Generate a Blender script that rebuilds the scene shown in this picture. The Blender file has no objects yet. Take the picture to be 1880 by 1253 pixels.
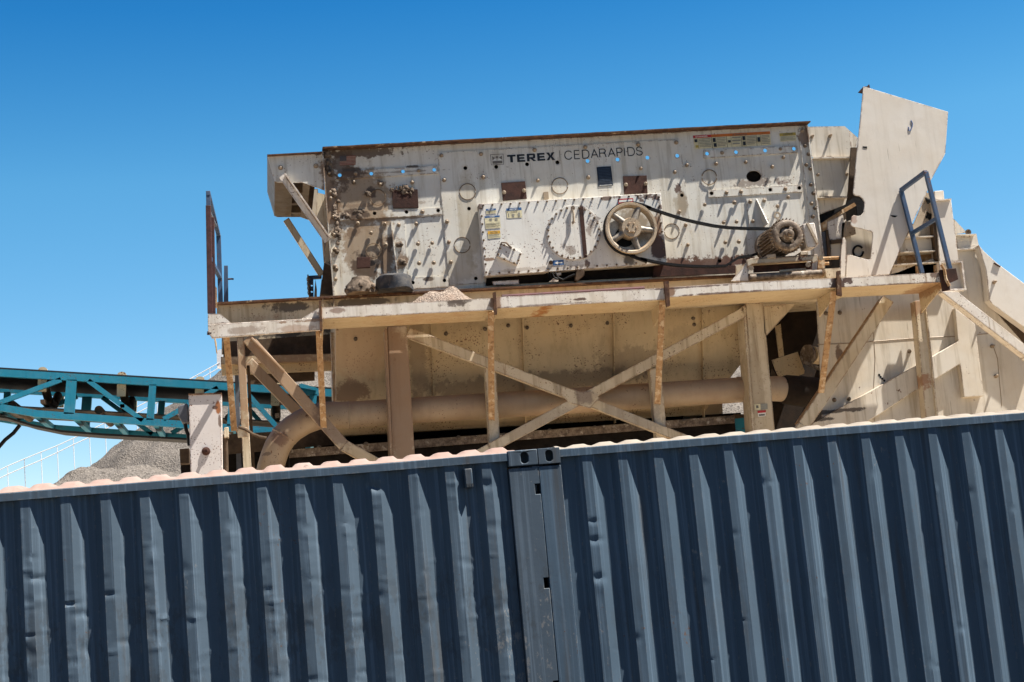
import bpy, bmesh, math, random
from math import radians as R, sin, cos, pi, sqrt
from mathutils import Vector, noise
from mathutils.geometry import tessellate_polygon
random.seed(7)
scene = bpy.context.scene
COL = scene.collection

# ---------------------------------------------------------------- camera, sky, sun, exposure
YAW, PITCH, ROLL = R(9.523), R(8.5), R(5.256)
FOC = 1880 * 55 / 36.0
CAMZ = 2.59 - 0.9086
FW = Vector((sin(YAW) * cos(PITCH), cos(YAW) * cos(PITCH), sin(PITCH)))
R0 = Vector((cos(YAW), -sin(YAW), 0)); U0 = R0.cross(FW)
RT = cos(ROLL) * R0 - sin(ROLL) * U0
UP = sin(ROLL) * R0 + cos(ROLL) * U0
cam = bpy.data.cameras.new('camera'); cam.lens = 55; cam.sensor_width = 36
cam.clip_start = .1; cam.clip_end = 5000
co = bpy.data.objects.new('camera', cam); COL.objects.link(co); scene.camera = co
from mathutils import Matrix
m3 = Matrix((RT, UP, -FW)).transposed()
co.matrix_world = Matrix.Translation((0, 0, CAMZ)) @ m3.to_4x4()
co['kind'] = 'helper'

SUN = Vector((.43, -.152, .89)).normalized()
EL = math.asin(SUN.z); AZ = math.atan2(SUN.x, SUN.y)
w = bpy.data.worlds.new('World'); scene.world = w; w.use_nodes = True
wn = w.node_tree.nodes; wl = w.node_tree.links
sky = wn.new('ShaderNodeTexSky'); sky.sky_type = 'NISHITA'; sky.sun_disc = False
sky.sun_elevation = EL; sky.sun_rotation = AZ
sky.altitude = 1500; sky.air_density = 1.0; sky.dust_density = 0; sky.ozone_density = 3.5
hs = wn.new('ShaderNodeHueSaturation'); hs.inputs['Saturation'].default_value = 1.32; hs.inputs['Hue'].default_value = .493
wl.new(sky.outputs[0], hs.inputs['Color'])
gco = wn.new('ShaderNodeTexCoord'); gse = wn.new('ShaderNodeSeparateXYZ'); wl.new(gco.outputs['Generated'], gse.inputs[0])
grp = wn.new('ShaderNodeValToRGB'); wl.new(gse.outputs[2], grp.inputs[0])          # clearer, deeper blue with height, paler towards the horizon
e_ = grp.color_ramp.elements; e_[0].position = .0; e_[0].color = (1.5, 1.08, .92, 1); e_[1].position = 1; e_[1].color = (.12, .36, .55, 1)
x_ = e_.new(.13); x_.color = (1.42, 1.11, .97, 1); x_ = e_.new(.26); x_.color = (1.38, 1.20, 1.03, 1)
x_ = e_.new(.36); x_.color = (.50, .87, .96, 1); x_ = e_.new(.5); x_.color = (.26, .56, .74, 1)
gmx = wn.new('ShaderNodeMix'); gmx.data_type = 'RGBA'; gmx.blend_type = 'MULTIPLY'; gmx.inputs[0].default_value = 1
wl.new(hs.outputs[0], gmx.inputs[6]); wl.new(grp.outputs[0], gmx.inputs[7]); 
gaz = wn.new('ShaderNodeMapRange'); gaz.inputs[1].default_value = -.7; gaz.inputs[2].default_value = .25; gaz.inputs[3].default_value = .60; gaz.inputs[4].default_value = 1
wl.new(gse.outputs[1], gaz.inputs[0])                                             # sky behind the camera dimmed to cut fill light on the container fronts
gsc = wn.new('ShaderNodeVectorMath'); gsc.operation = 'SCALE'; wl.new(gmx.outputs[2], gsc.inputs[0]); wl.new(gaz.outputs[0], gsc.inputs['Scale'])
wl.new(gsc.outputs[0], wn['Background'].inputs[0])
wn['Background'].inputs[1].default_value = .06
sl = bpy.data.lights.new('sun', 'SUN'); sl.energy = 5.0; sl.angle = R(.5); sl.color = (1, .955, .88)
so = bpy.data.objects.new('sun', sl); COL.objects.link(so)
so.rotation_euler = SUN.to_track_quat('Z', 'Y').to_euler(); so.location = (10, -5, 25)
vs = scene.view_settings; vs.view_transform = 'Standard'; vs.look = 'None'; vs.gamma = 1; vs.exposure = 1.45
scene.cycles.max_bounces = 8; scene.cycles.diffuse_bounces = 5

# ---------------------------------------------------------------- helpers
ZM = {'0': (0, 0, 1), 'A': (460, 230, 3.7975), 'B': (780, 230, 3.76), 'C': (1160, 200, 3.686), 'E': (1460, 130, 3.212),
      'G': (1400, 480, 3.9167), 'H': (900, 500, 3.4815), 'I': (340, 520, 3.1333), 'J': (0, 560, 3.481), 'L': (360, 340, 4.175),
      'M': (1360, 360, 6.714), 'R': (1600, 340, 4.475), 'F': (480, 270, 4.32), 'W': (1260, 230, 8.545), 'N': (870, 370, 12.533),
      'U': (600, 470, 6.267), 'D': (1380, 560, 5.45), 'T': (890, 260, 6.267), 'V': (980, 350, 6.962), 'K': (330, 600, 4.641),
      'X': (840, 780, 2.65), 'Y': (1240, 740, 2.442), 'Z': (440, 800, 2.766), 'S': (0, 830, 2.962)}
def q(k, *pts):
    ox, oy, s = ZM[k]
    r = [(ox + x / s, oy + y / s) for x, y in pts]
    return r if len(r) > 1 else r[0]
def P(p, Y):                                   # a picture point carried out to the upright plane at distance Y
    d = FW * FOC + RT * (p[0] - 940) + UP * (626.5 - p[1])
    return Vector((0, 0, CAMZ)) + d * (Y / d.y)
def scale_at(p, Y): return (P((p[0] + 1, p[1]), Y) - P(p, Y)).length

def lump(b, c, r, flat=.6, n=10, seed=0, amp=.55):
    pts = []; k = 7
    for j in range(k + 1):
        for i in range(n):
            a, t = 2 * pi * i / n, pi * j / k; d = Vector((sin(t) * cos(a), sin(t) * sin(a) * flat, cos(t)))
            f = 1 + amp * noise.noise(d * 1.6 + Vector((seed * 3.1, c[0] * 9, c[2] * 9))) + amp * .5 * noise.noise(d * 4 + Vector((c[2] * 5, seed, 1)))
            pts.append(Vector(c) + d * r * f)
    b.add(pts, [(j * n + i, j * n + (i + 1) % n, (j + 1) * n + (i + 1) % n, (j + 1) * n + i) for j in range(k) for i in range(n)])
class MB:
    def __init__(s): s.v = []; s.f = []; s.mi = []; s.cur = 0
    def add(s, vs_, fs):
        o = len(s.v); s.v += [Vector(x) for x in vs_]
        for f in fs: s.f.append([i + o for i in f]); s.mi.append(s.cur)
        return s
    def box(s, x0, x1, y0, y1, z0, z1):
        return s.add([(x, y, z) for x in (x0, x1) for y in (y0, y1) for z in (z0, z1)],
                     [(0, 1, 3, 2), (4, 6, 7, 5), (0, 4, 5, 1), (2, 3, 7, 6), (0, 2, 6, 4), (1, 5, 7, 3)])
    def prism3(s, pts, dv, holes=()):
        loops = [list(pts)] + [list(h) for h in holes]; dv = Vector(dv)
        flat = [Vector(p) for l in loops for p in l]; n = len(flat)
        a = flat[1] - flat[0]; nrm = None
        for p in flat[2:]:
            c = a.cross(p - flat[0])
            if c.length > 1e-9: nrm = c.normalized(); break
        ex = a.normalized(); ey = nrm.cross(ex)
        l2 = [[Vector(((p - flat[0]).dot(ex), (p - flat[0]).dot(ey), 0)) for p in map(Vector, l)] for l in loops]
        if len(loops) == 1 and n <= 4: tris = [tuple(range(n))]
        else: tris = tessellate_polygon(l2)
        fs = [tuple(t) for t in tris] + [tuple(i + n for i in reversed(t)) for t in tris]
        o = 0
        for l in loops:
            k = len(l)
            for i in range(k):
                j = (i + 1) % k; fs.append((o + i, o + j, o + j + n, o + i + n))
            o += k
        return s.add(flat + [p + dv for p in flat], fs)
    def prism(s, pts, Y, d, holes=()):
        return s.prism3([P(p, Y) for p in pts], (0, d, 0), [[P(p, Y) for p in h] for h in holes])
    def bar(s, a, b, w1, Y, d, w2=None):       # flat bar from a to b (picture points), w in picture units
        w2 = w1 if w2 is None else w2
        dx, dy = b[0] - a[0], b[1] - a[1]; L = sqrt(dx * dx + dy * dy); nx, ny = -dy / L, dx / L
        return s.prism([(a[0] + nx * w1 / 2, a[1] + ny * w1 / 2), (b[0] + nx * w2 / 2, b[1] + ny * w2 / 2),
                        (b[0] - nx * w2 / 2, b[1] - ny * w2 / 2), (a[0] - nx * w1 / 2, a[1] - ny * w1 / 2)], Y, d)
    def beam(s, A, B, w_, h, upv=(0, 0, 1)):   # box beam between two 3-D points
        A, B = Vector(A), Vector(B); d = (B - A).normalized(); u = Vector(upv)
        sd = d.cross(u)
        if sd.length < 1e-4: sd = d.cross(Vector((0, 1, 0)))
        sd.normalize(); u = sd.cross(d)
        vs_ = [p + sd * (a * w_ / 2) + u * (b * h / 2) for p in (A, B) for a, b in ((-1, -1), (1, -1), (1, 1), (-1, 1))]
        return s.add(vs_, [(3, 2, 1, 0), (4, 5, 6, 7), (0, 1, 5, 4), (1, 2, 6, 5), (2, 3, 7, 6), (3, 0, 4, 7)])
    def cyl(s, A, B, r, n=24, r2=None, caps=True):
        A, B = Vector(A), Vector(B); d = (B - A).normalized(); r2 = r if r2 is None else r2
        u = d.orthogonal().normalized(); v = d.cross(u)
        vs_ = [p + (u * cos(2 * pi * i / n) + v * sin(2 * pi * i / n)) * rr for p, rr in ((A, r), (B, r2)) for i in range(n)]
        fs = [(i, (i + 1) % n, n + (i + 1) % n, n + i) for i in range(n)]
        if caps: fs += [tuple(reversed(range(n))), tuple(range(n, 2 * n))]
        return s.add(vs_, fs)
    def lathe(s, C, d, prof, n=40):            # prof: (distance along d, radius)
        C, d = Vector(C), Vector(d).normalized(); u = d.orthogonal().normalized(); v = d.cross(u); k = len(prof)
        vs_ = [C + d * t + (u * cos(2 * pi * i / n) + v * sin(2 * pi * i / n)) * r for t, r in prof for i in range(n)]
        fs = [(a * n + i, a * n + (i + 1) % n, (a + 1) * n + (i + 1) % n, (a + 1) * n + i) for a in range(k - 1) for i in range(n)]
        if prof[0] == prof[-1]: return s.add(vs_, fs)
        if prof[0][1] > 1e-6: fs.append(tuple(reversed(range(n))))
        if prof[-1][1] > 1e-6: fs.append(tuple(range((k - 1) * n, k * n)))
        return s.add(vs_, fs)
    def tube(s, pts, r, n=12, caps=True):
        pts = [Vector(p) for p in pts]; k = len(pts); vs_ = []; u = None
        for i, p in enumerate(pts):
            d = (pts[min(i + 1, k - 1)] - pts[max(i - 1, 0)]).normalized()
            if u is None: u = d.orthogonal().normalized()
            else: u = (u - d * u.dot(d)).normalized()
            v = d.cross(u); rr = r[i] if isinstance(r, (list, tuple)) else r
            vs_ += [p + (u * cos(2 * pi * j / n) + v * sin(2 * pi * j / n)) * rr for j in range(n)]
        fs = [(a * n + j, a * n + (j + 1) % n, (a + 1) * n + (j + 1) % n, (a + 1) * n + j) for a in range(k - 1) for j in range(n)]
        if caps: fs += [tuple(reversed(range(n))), tuple(range((k - 1) * n, k * n))]
        return s.add(vs_, fs)
    def strip(s, pts, wv):                     # ribbon swept sideways by vector wv with a little thickness
        wv = Vector(wv); pts = [Vector(p) for p in pts]; k = len(pts); t = .030
        vs_ = []
        for i, p in enumerate(pts):
            d = (pts[min(i + 1, k - 1)] - pts[max(i - 1, 0)]).normalized(); nn = d.cross(wv).normalized() * t / 2
            vs_ += [p - nn, p + nn, p + nn + wv, p - nn + wv]
        fs = [(a * 4 + j, a * 4 + (j + 1) % 4, a * 4 + 4 + (j + 1) % 4, a * 4 + 4 + j) for a in range(k - 1) for j in range(4)]
        fs += [(3, 2, 1, 0), (k * 4 - 4, k * 4 - 3, k * 4 - 2, k * 4 - 1)]
        return s.add(vs_, fs)
    def build(s, name, mat, parent=None, label=None, sharp=32, bevel=0, base=None):
        me = bpy.data.meshes.new(name)
        if parent is not None:
            loc = Vector((0, 0, 0)); p = parent
            while p: loc = loc + p.location; p = p.parent
            oloc = Vector((0, 0, 0))
        else:
            xs = [v.x for v in s.v]; ys = [v.y for v in s.v]; zs = [v.z for v in s.v]
            loc = Vector(base) if base else Vector(((min(xs) + max(xs)) / 2, (min(ys) + max(ys)) / 2, min(zs)))
            oloc = loc
        me.from_pydata([v - loc for v in s.v], [], s.f)
        for mm in (mat if isinstance(mat, (list, tuple)) else [mat]): me.materials.append(mm)
        me.polygons.foreach_set('material_index', s.mi)
        bm = bmesh.new(); bm.from_mesh(me); bmesh.ops.recalc_face_normals(bm, faces=bm.faces); bm.to_mesh(me); bm.free()
        me.shade_smooth(); me.set_sharp_from_angle(angle=R(sharp))
        o = bpy.data.objects.new(name, me); COL.objects.link(o); o.location = oloc
        if parent is not None: o.parent = parent
        if label: o['label'] = label
        if bevel:
            b = o.modifiers.new('bevel', 'BEVEL'); b.width = bevel; b.segments = 2; b.limit_method = 'ANGLE'; b.angle_limit = R(40)
        return o
def thing(name, label, cat, loc, group=None):
    o = bpy.data.objects.new(name, None); COL.objects.link(o); o.location = loc; o.empty_display_size = .3
    o['label'] = label; o['category'] = cat
    if group: o['group'] = group
    return o
def tag(o, label, cat, group=None, kind=None):
    o['label'] = label; o['category'] = cat
    if group: o['group'] = group
    if kind: o['kind'] = kind
    return o
def circle_px(c, r, n=20, ry=None, a0=0):
    ry = r if ry is None else ry
    return [(c[0] + r * cos(a0 + 2 * pi * i / n), c[1] + ry * sin(a0 + 2 * pi * i / n)) for i in range(n)]
def post_px(pts, Y, z0=0.0):                   # a leg given by its four picture corners (tl, tr, br, bl), carried down to z0
    tl, tr, br, bl = [P(p, Y) for p in pts]
    def down(a, b): return a + (b - a) * ((a.z - z0) / (a.z - b.z))
    return [tl, tr, down(tr, br), down(tl, bl)]
def lerp(a, b, t): return (a[0] + (b[0] - a[0]) * t, a[1] + (b[1] - a[1]) * t)
def quad_px(qd, u, v):                         # qd = tl, tr, br, bl ; v down
    return lerp(lerp(qd[0], qd[1], u), lerp(qd[3], qd[2], u), v)

# ---------------------------------------------------------------- materials
class NB:
    def __init__(s, name):
        s.m = bpy.data.materials.new(name); s.m.use_nodes = True; s.n = s.m.node_tree.nodes; s.l = s.m.node_tree.links
        s.b = s.n['Principled BSDF']; s.pos = s.n.new('ShaderNodeNewGeometry')
    def put(s, sock, v):
        if isinstance(v, bpy.types.NodeSocket): s.l.new(v, sock)
        elif v is not None:
            if hasattr(sock.default_value, '__len__') and len(sock.default_value) == 4 and len(v) == 3: v = (*v, 1)
            sock.default_value = v
    def node(s, t, ins, out=0, **kw):
        n = s.n.new(t)
        for k, v in kw.items(): setattr(n, k, v)
        for k, v in ins.items(): s.put(n.inputs[k], v)
        return n.outputs[out]
    def map(s, scale, loc=(0, 0, 0)):
        return s.node('ShaderNodeMapping', {'Vector': s.pos.outputs['Position'], 'Scale': scale, 'Location': loc})
    def noise(s, scale, detail=3, rough=.55, vec=None, dist=0):
        return s.node('ShaderNodeTexNoise', {'Vector': vec or s.pos.outputs['Position'], 'Scale': scale, 'Detail': detail, 'Roughness': rough, 'Distortion': dist})
    def sm(s, v, a, b, lo=0, hi=1):
        return s.node('ShaderNodeMapRange', {'Value': v, 'From Min': a, 'From Max': b, 'To Min': lo, 'To Max': hi}, interpolation_type='SMOOTHSTEP')
    def ma(s, op, a, b=None, c=None):
        n = s.n.new('ShaderNodeMath'); n.operation = op; n.use_clamp = False
        for i, v in enumerate((a, b, c)):
            if v is not None: s.put(n.inputs[i], v)
        return n.outputs[0]
    def mix(s, f, a, b, mode='MIX'):
        n = s.n.new('ShaderNodeMix'); n.data_type = 'RGBA'; n.blend_type = mode
        s.put(n.inputs[0], f); s.put(n.inputs[6], a); s.put(n.inputs[7], b)
        return n.outputs[2]
    def mul(s, a, b): return s.ma('MULTIPLY', a, b)
    def bump(s, h, strength, dist=.01, nrm=None):
        i = {'Height': h, 'Strength': strength, 'Distance': dist}
        if nrm is not None: i['Normal'] = nrm
        return s.node('ShaderNodeBump', i)
    def edge(s, radius):
        bv = s.node('ShaderNodeBevel', {'Radius': radius}, samples=4)
        d = s.node('ShaderNodeVectorMath', {0: bv, 1: s.pos.outputs['Normal']}, out=1, operation='DOT_PRODUCT')
        return s.sm(d, .99, .90)
    def ellipse(s, px, rx, ry, Y, nz=.5, nsc=9, soft=.35):
        c = P(px, Y); sc = scale_at(px, Y)
        mp = s.node('ShaderNodeVectorMath', {0: s.pos.outputs['Position'], 1: (c.x, 0, c.z)}, operation='SUBTRACT')
        mp = s.node('ShaderNodeVectorMath', {0: mp, 1: (1 / (rx * sc), 0, 1 / (ry * sc))}, operation='MULTIPLY')
        d = s.node('ShaderNodeVectorMath', {0: mp}, out=1, operation='LENGTH')
        n = s.noise(nsc, 7, .72)
        d = s.ma('ADD', d, s.mul(s.ma('SUBTRACT', n, .5), nz * 4))
        return s.sm(d, 1, 1 - soft)
    def fin(s, colr, rough, nrm=None, metal=0, spec=.5):
        s.put(s.b.inputs['Base Color'], colr); s.put(s.b.inputs['Roughness'], rough); s.put(s.b.inputs['Metallic'], metal)
        s.put(s.b.inputs['Specular IOR Level'], spec)
        if nrm is not None: s.l.new(nrm, s.b.inputs['Normal'])
        return s.m
RUST = (.075, .028, .014); RUSTO = (.26, .095, .03); MUD = (.085, .06, .042); DUST = (.36, .27, .19)
def paint(name, base, yellow=None, tone=.35, streak=.35, chips=.3, speck=.3, dust=.35, edge=.7, rough=.5, stains=(), dustcol=DUST, rustmix=.5, spec=.4, fs=1.0, scratch=0, runs=0):
    b = NB(name)
    yellow = yellow or tuple(c * k for c, k in zip(base, (.86, .74, .56)))
    n1 = b.noise(1.1, 4, .6); n2 = b.noise(1, 5, .65, b.map((11, 11, .7)))
    c = b.mix(b.mul(b.sm(n1, .35, .72), tone), base, yellow)
    dk = tuple(x * .52 for x in yellow)
    c = b.mix(b.mul(b.sm(n2, .48, .68), streak), c, dk)
    if runs:
        rn = b.sm(b.noise(1, 5, .7, b.map((17, 17, .55), (3, 1, 7))), .58, .66)
        c = b.mix(b.mul(rn, b.sm(b.noise(1.4, 3), .42, .62, 0, runs)), c, (.24, .15, .08))
    if scratch:
        for ang, th in ((.5, .70), (-.9, .715)):
            mp = b.node('ShaderNodeMapping', {'Vector': b.pos.outputs['Position'], 'Scale': (26, 26, 1.3), 'Rotation': (0, ang, 0)})
            c = b.mix(b.mul(b.sm(b.noise(1, 3, .6, mp), th - .015, th + .015), scratch), c, tuple(x * .35 for x in yellow))
    n4 = b.noise(5.5, 5, .7)
    c = b.mix(b.mul(b.sm(n4, .45, .75), dust), c, dustcol)
    nz = b.node('ShaderNodeSeparateXYZ', {0: b.pos.outputs['Normal']}, out=2)
    c = b.mix(b.mul(b.sm(nz, .3, .9), min(1, dust * 1.6)), c, tuple(x * 1.15 for x in dustcol))
    rcol = b.mix(b.sm(b.noise(14, 3), .4, .65), RUST, tuple(r * (1 - rustmix) + o * rustmix for r, o in zip(RUST, RUSTO)))
    rm = None
    def mx(a, d): return d if a is None else b.ma('MAXIMUM', a, d)
    if speck:
        sp = b.sm(b.mul(b.noise(46 * fs, 2, .5), b.sm(b.noise(2.3, 2), .3, .7, .82, 1.08)), .665 - .05 * speck, .69 - .05 * speck)
        rm = mx(rm, b.mul(sp, .85))
    if chips:
        ch = b.sm(b.ma('ADD', b.noise(9 * fs, 7, .72), b.mul(b.noise(1.7 * fs, 2), .35)), .885 - .15 * chips, .91 - .15 * chips)
        rm = mx(rm, ch)
    if edge:
        e = b.mul(b.edge(.03), b.sm(b.noise(8 * fs, 6, .75), .68 - .22 * edge, .71 - .22 * edge))
        rm = mx(rm, b.mul(e, .9))
    if rm is not None: c = b.mix(rm, c, rcol)
    bh = b.noise(30, 4, .6); hgt = b.mul(bh, .4); 
    for (px, rx, ry, Y, colr, st, nz_) in stains:
        e = b.ellipse(px, rx, ry, Y, nz_)
        c = b.mix(b.mul(e, st), c, colr)
    if rm is not None: hgt = b.ma('SUBTRACT', hgt, b.mul(rm, .6))
    rg = b.sm(n4, .3, .7, rough - .06, rough + .14)
    nb = b.bump(hgt, .35, .004, b.bump(b.noise(2.2, 2), .25, .02))
    return b.fin(c, rg, nb, 0, spec)
def plain(name, colr, rough=.6, var=.35, sc=12, metal=0, bump=.3, spec=.4):
    b = NB(name); n = b.noise(sc, 5, .65)
    c = b.mix(b.sm(n, .3, .7), tuple(x * (1 - var) for x in colr), tuple(min(1, x * (1 + var * .6)) for x in colr))
    return b.fin(c, rough, b.bump(n, bump, .01), metal, spec)
def rusty(name, c1=RUST, c2=RUSTO, c3=None, rough=.85, amt=.5, sc=7, f=.35):
    b = NB(name); n = b.noise(sc, 7, .7); c = b.mix(b.sm(n, amt - .15, amt + .15), c1, c2)
    if c3: c = b.mix(b.sm(b.noise(sc * .6, 6, .7, b.map((1, 1, 1), (3, 5, 1))), .62 - f, .70 - f), c, c3)
    return b.fin(c, rough, b.bump(b.noise(sc * 6, 5, .7), .6, .006), 0, .25)
def stony(name, c1, c2, c3, sc, bmp=.8):
    b = NB(name); v = b.n.new('ShaderNodeTexVoronoi'); v.inputs['Scale'].default_value = sc; b.l.new(b.pos.outputs['Position'], v.inputs['Vector'])
    bw = b.node('ShaderNodeRGBToBW', {0: v.outputs['Color']})
    c = b.mix(b.sm(bw, .15, .8), c1, c2); c = b.mix(b.sm(b.noise(sc * .12, 5, .6), .4, .7, 0, .6), c, c3)
    return b.fin(c, .9, b.bump(v.outputs['Distance'], bmp, 1.2 / sc), 0, .2)

# ---------------------------------------------------------------- ground and far gravel
def make_ground():
    b = MB(); b.add([(-600, -300, 0), (600, -300, 0), (600, 1500, 0), (-600, 1500, 0)], [(0, 1, 2, 3)])
    nb_ = NB('yard_dirt'); n = nb_.noise(.6, 8, .7); c = nb_.mix(nb_.sm(n, .3, .7), (.52, .41, .285), (.62, .50, .365))
    o = b.build('ground', nb_.fin(c, .95, nb_.bump(nb_.noise(20, 4), .5, .03), 0, .2), base=(0, 0, 0)); o['kind'] = 'structure'
make_ground()
def make_road():
    nb_ = NB('dark_asphalt'); n = nb_.noise(3, 8, .7); c = nb_.mix(nb_.sm(n, .3, .7), (.02, .02, .022), (.04, .039, .037))
    o = MB().box(-300, 300, -200, 11.58, -.2, .004).build('road', nb_.fin(c, .85, nb_.bump(nb_.noise(40, 4), .5, .01), 0, .3), base=(0, 0, 0)); o['kind'] = 'structure'
make_road()

def pile(name, apex, Y, slope, base_scale, label, seed, sharp_top=.8, skirt=1.0):
    A = P(apex, Y); H = A.z; RAD = H / slope; b = MB(); nr, na = 110, 220; vs_ = []
    for i in range(nr + 1):
        t = i / nr; r = RAD * t * 1.02
        for j in range(na):
            a = 2 * pi * j / na; x = A.x + r * cos(a); y = A.y + r * sin(a)
            z = H - slope * (sqrt(r * r + sharp_top ** 2) - sharp_top * .6)
            z += .55 * noise.noise((x * .22 + seed, y * .22, 0)) * min(1, r / 2) + .16 * noise.noise((x * 1.3, y * 1.3, seed)) + .05 * noise.noise((x * 4, y * 4, seed)) + .035 * noise.noise((x * 9, y * 9, seed))
            vs_.append((x, y, max(z, -.05)))
    fs = [(i * na + j, i * na + (j + 1) % na, (i + 1) * na + (j + 1) % na, (i + 1) * na + j) for i in range(nr) for j in range(na)]
    b.add(vs_, fs)
    o = b.build(name, M['gravel'], sharp=180)
    tag(o, label, 'gravel pile')
M = {}
M['gravel'] = stony('crushed_gravel', (.075, .065, .056), (.165, .145, .125), (.13, .112, .095), 24, .6)
pile('gravel_pile', (592, 556), 46, .70, 1, 'tall grey heap of crushed gravel behind the machine and the teal conveyor', 3)
pile('gravel_pile', (182, 846), 38, .55, 1, 'low mound of grey gravel just above the pink roof of the left container', 9, .9)

pile('gravel_pile', (1330, 640), 42, .62, 1, 'pale grey gravel heap seen through the gap beside the right leg', 5)
# ---------------------------------------------------------------- shipping containers
YC = 11.604; TOP = 2.59; JX = 2.0603
def cont_paint(name, base, scuff):
    b = NB(name)
    st = b.noise(1, 6, .65, b.map((38, 38, .35))); st2 = b.noise(1, 4, .6, b.map((9, 9, .5), (4, 0, 2)))
    c = b.mix(b.sm(b.noise(1.3, 4), .3, .7, 0, .5), base, tuple(x * .72 for x in base))
    c = b.mix(b.sm(st, .50, .66, 0, .42), c, tuple(min(1, x * 1.9 + .02) for x in base))
    c = b.mix(b.sm(st2, .56, .74, 0, .55), c, (.07, .062, .055))
    sc_ = b.sm(b.ma('ADD', b.noise(6, 8, .78, b.map((1.4, 1.4, .8))), b.mul(b.noise(.9, 2), .4)), .90 - .1 * scuff, .93 - .1 * scuff)
    c = b.mix(b.mul(sc_, .6), c, (.21, .20, .19))
    pz_ = b.node('ShaderNodeSeparateXYZ', {0: b.pos.outputs['Position']}, out=2)
    band = b.mul(b.mul(b.sm(pz_, 1.95, 1.6), b.sm(pz_, .9, 1.3)), b.sm(b.noise(7, 7, .75, b.map((1, 1, .5), (5, 0, 3))), .50, .58))
    c = b.mix(b.mul(band, .45 * min(1, scuff * 2)), c, (.052, .056, .060))
    chip = b.sm(b.ma('ADD', b.noise(26, 6, .75), b.mul(b.noise(2.2, 2), .35)), .865, .885)
    c = b.mix(b.mul(chip, .8), c, (.10, .055, .035))
    e = b.mul(b.edge(.02), b.sm(b.noise(16, 6, .75), .52, .60)); c = b.mix(b.mul(e, .6), c, (.22, .20, .18))
    rg = b.sm(st2, .3, .75, .52, .68)
    nb = b.bump(b.noise(26, 4, .6), .25, .003, b.bump(b.noise(1.6, 3, .5, b.map((1, 1, .6))), .35, .03))
    return b.fin(c, rg, nb, 0, .14)
M['navy'] = cont_paint('container_blue', (.074, .105, .138), .5)
M['navy2'] = cont_paint('container_blue_right', (.067, .100, .136), .2)
def roof_paint(name, c1, c2):
    b = NB(name); c = b.mix(b.sm(b.noise(5, 6, .7), .35, .65), c1, c2); c = b.mix(b.sm(b.noise(11, 7, .75), .60, .68, 0, .65), c, tuple(x * .45 for x in c1)); return b.fin(c, .8, b.bump(b.noise(40, 4), .3, .004), 0, .2)
M['pinkroof'] = roof_paint('faded_red_roof', (.26, .175, .145), (.28, .215, .185))
M['creamroof'] = roof_paint('faded_cream_roof', (.24, .20, .16), (.28, .245, .20))
M['black'] = plain('dark_hollow', (.006, .006, .006), .9, .2)
M['gasket'] = plain('grey_gasket', (.05, .055, .06), .7)

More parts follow.
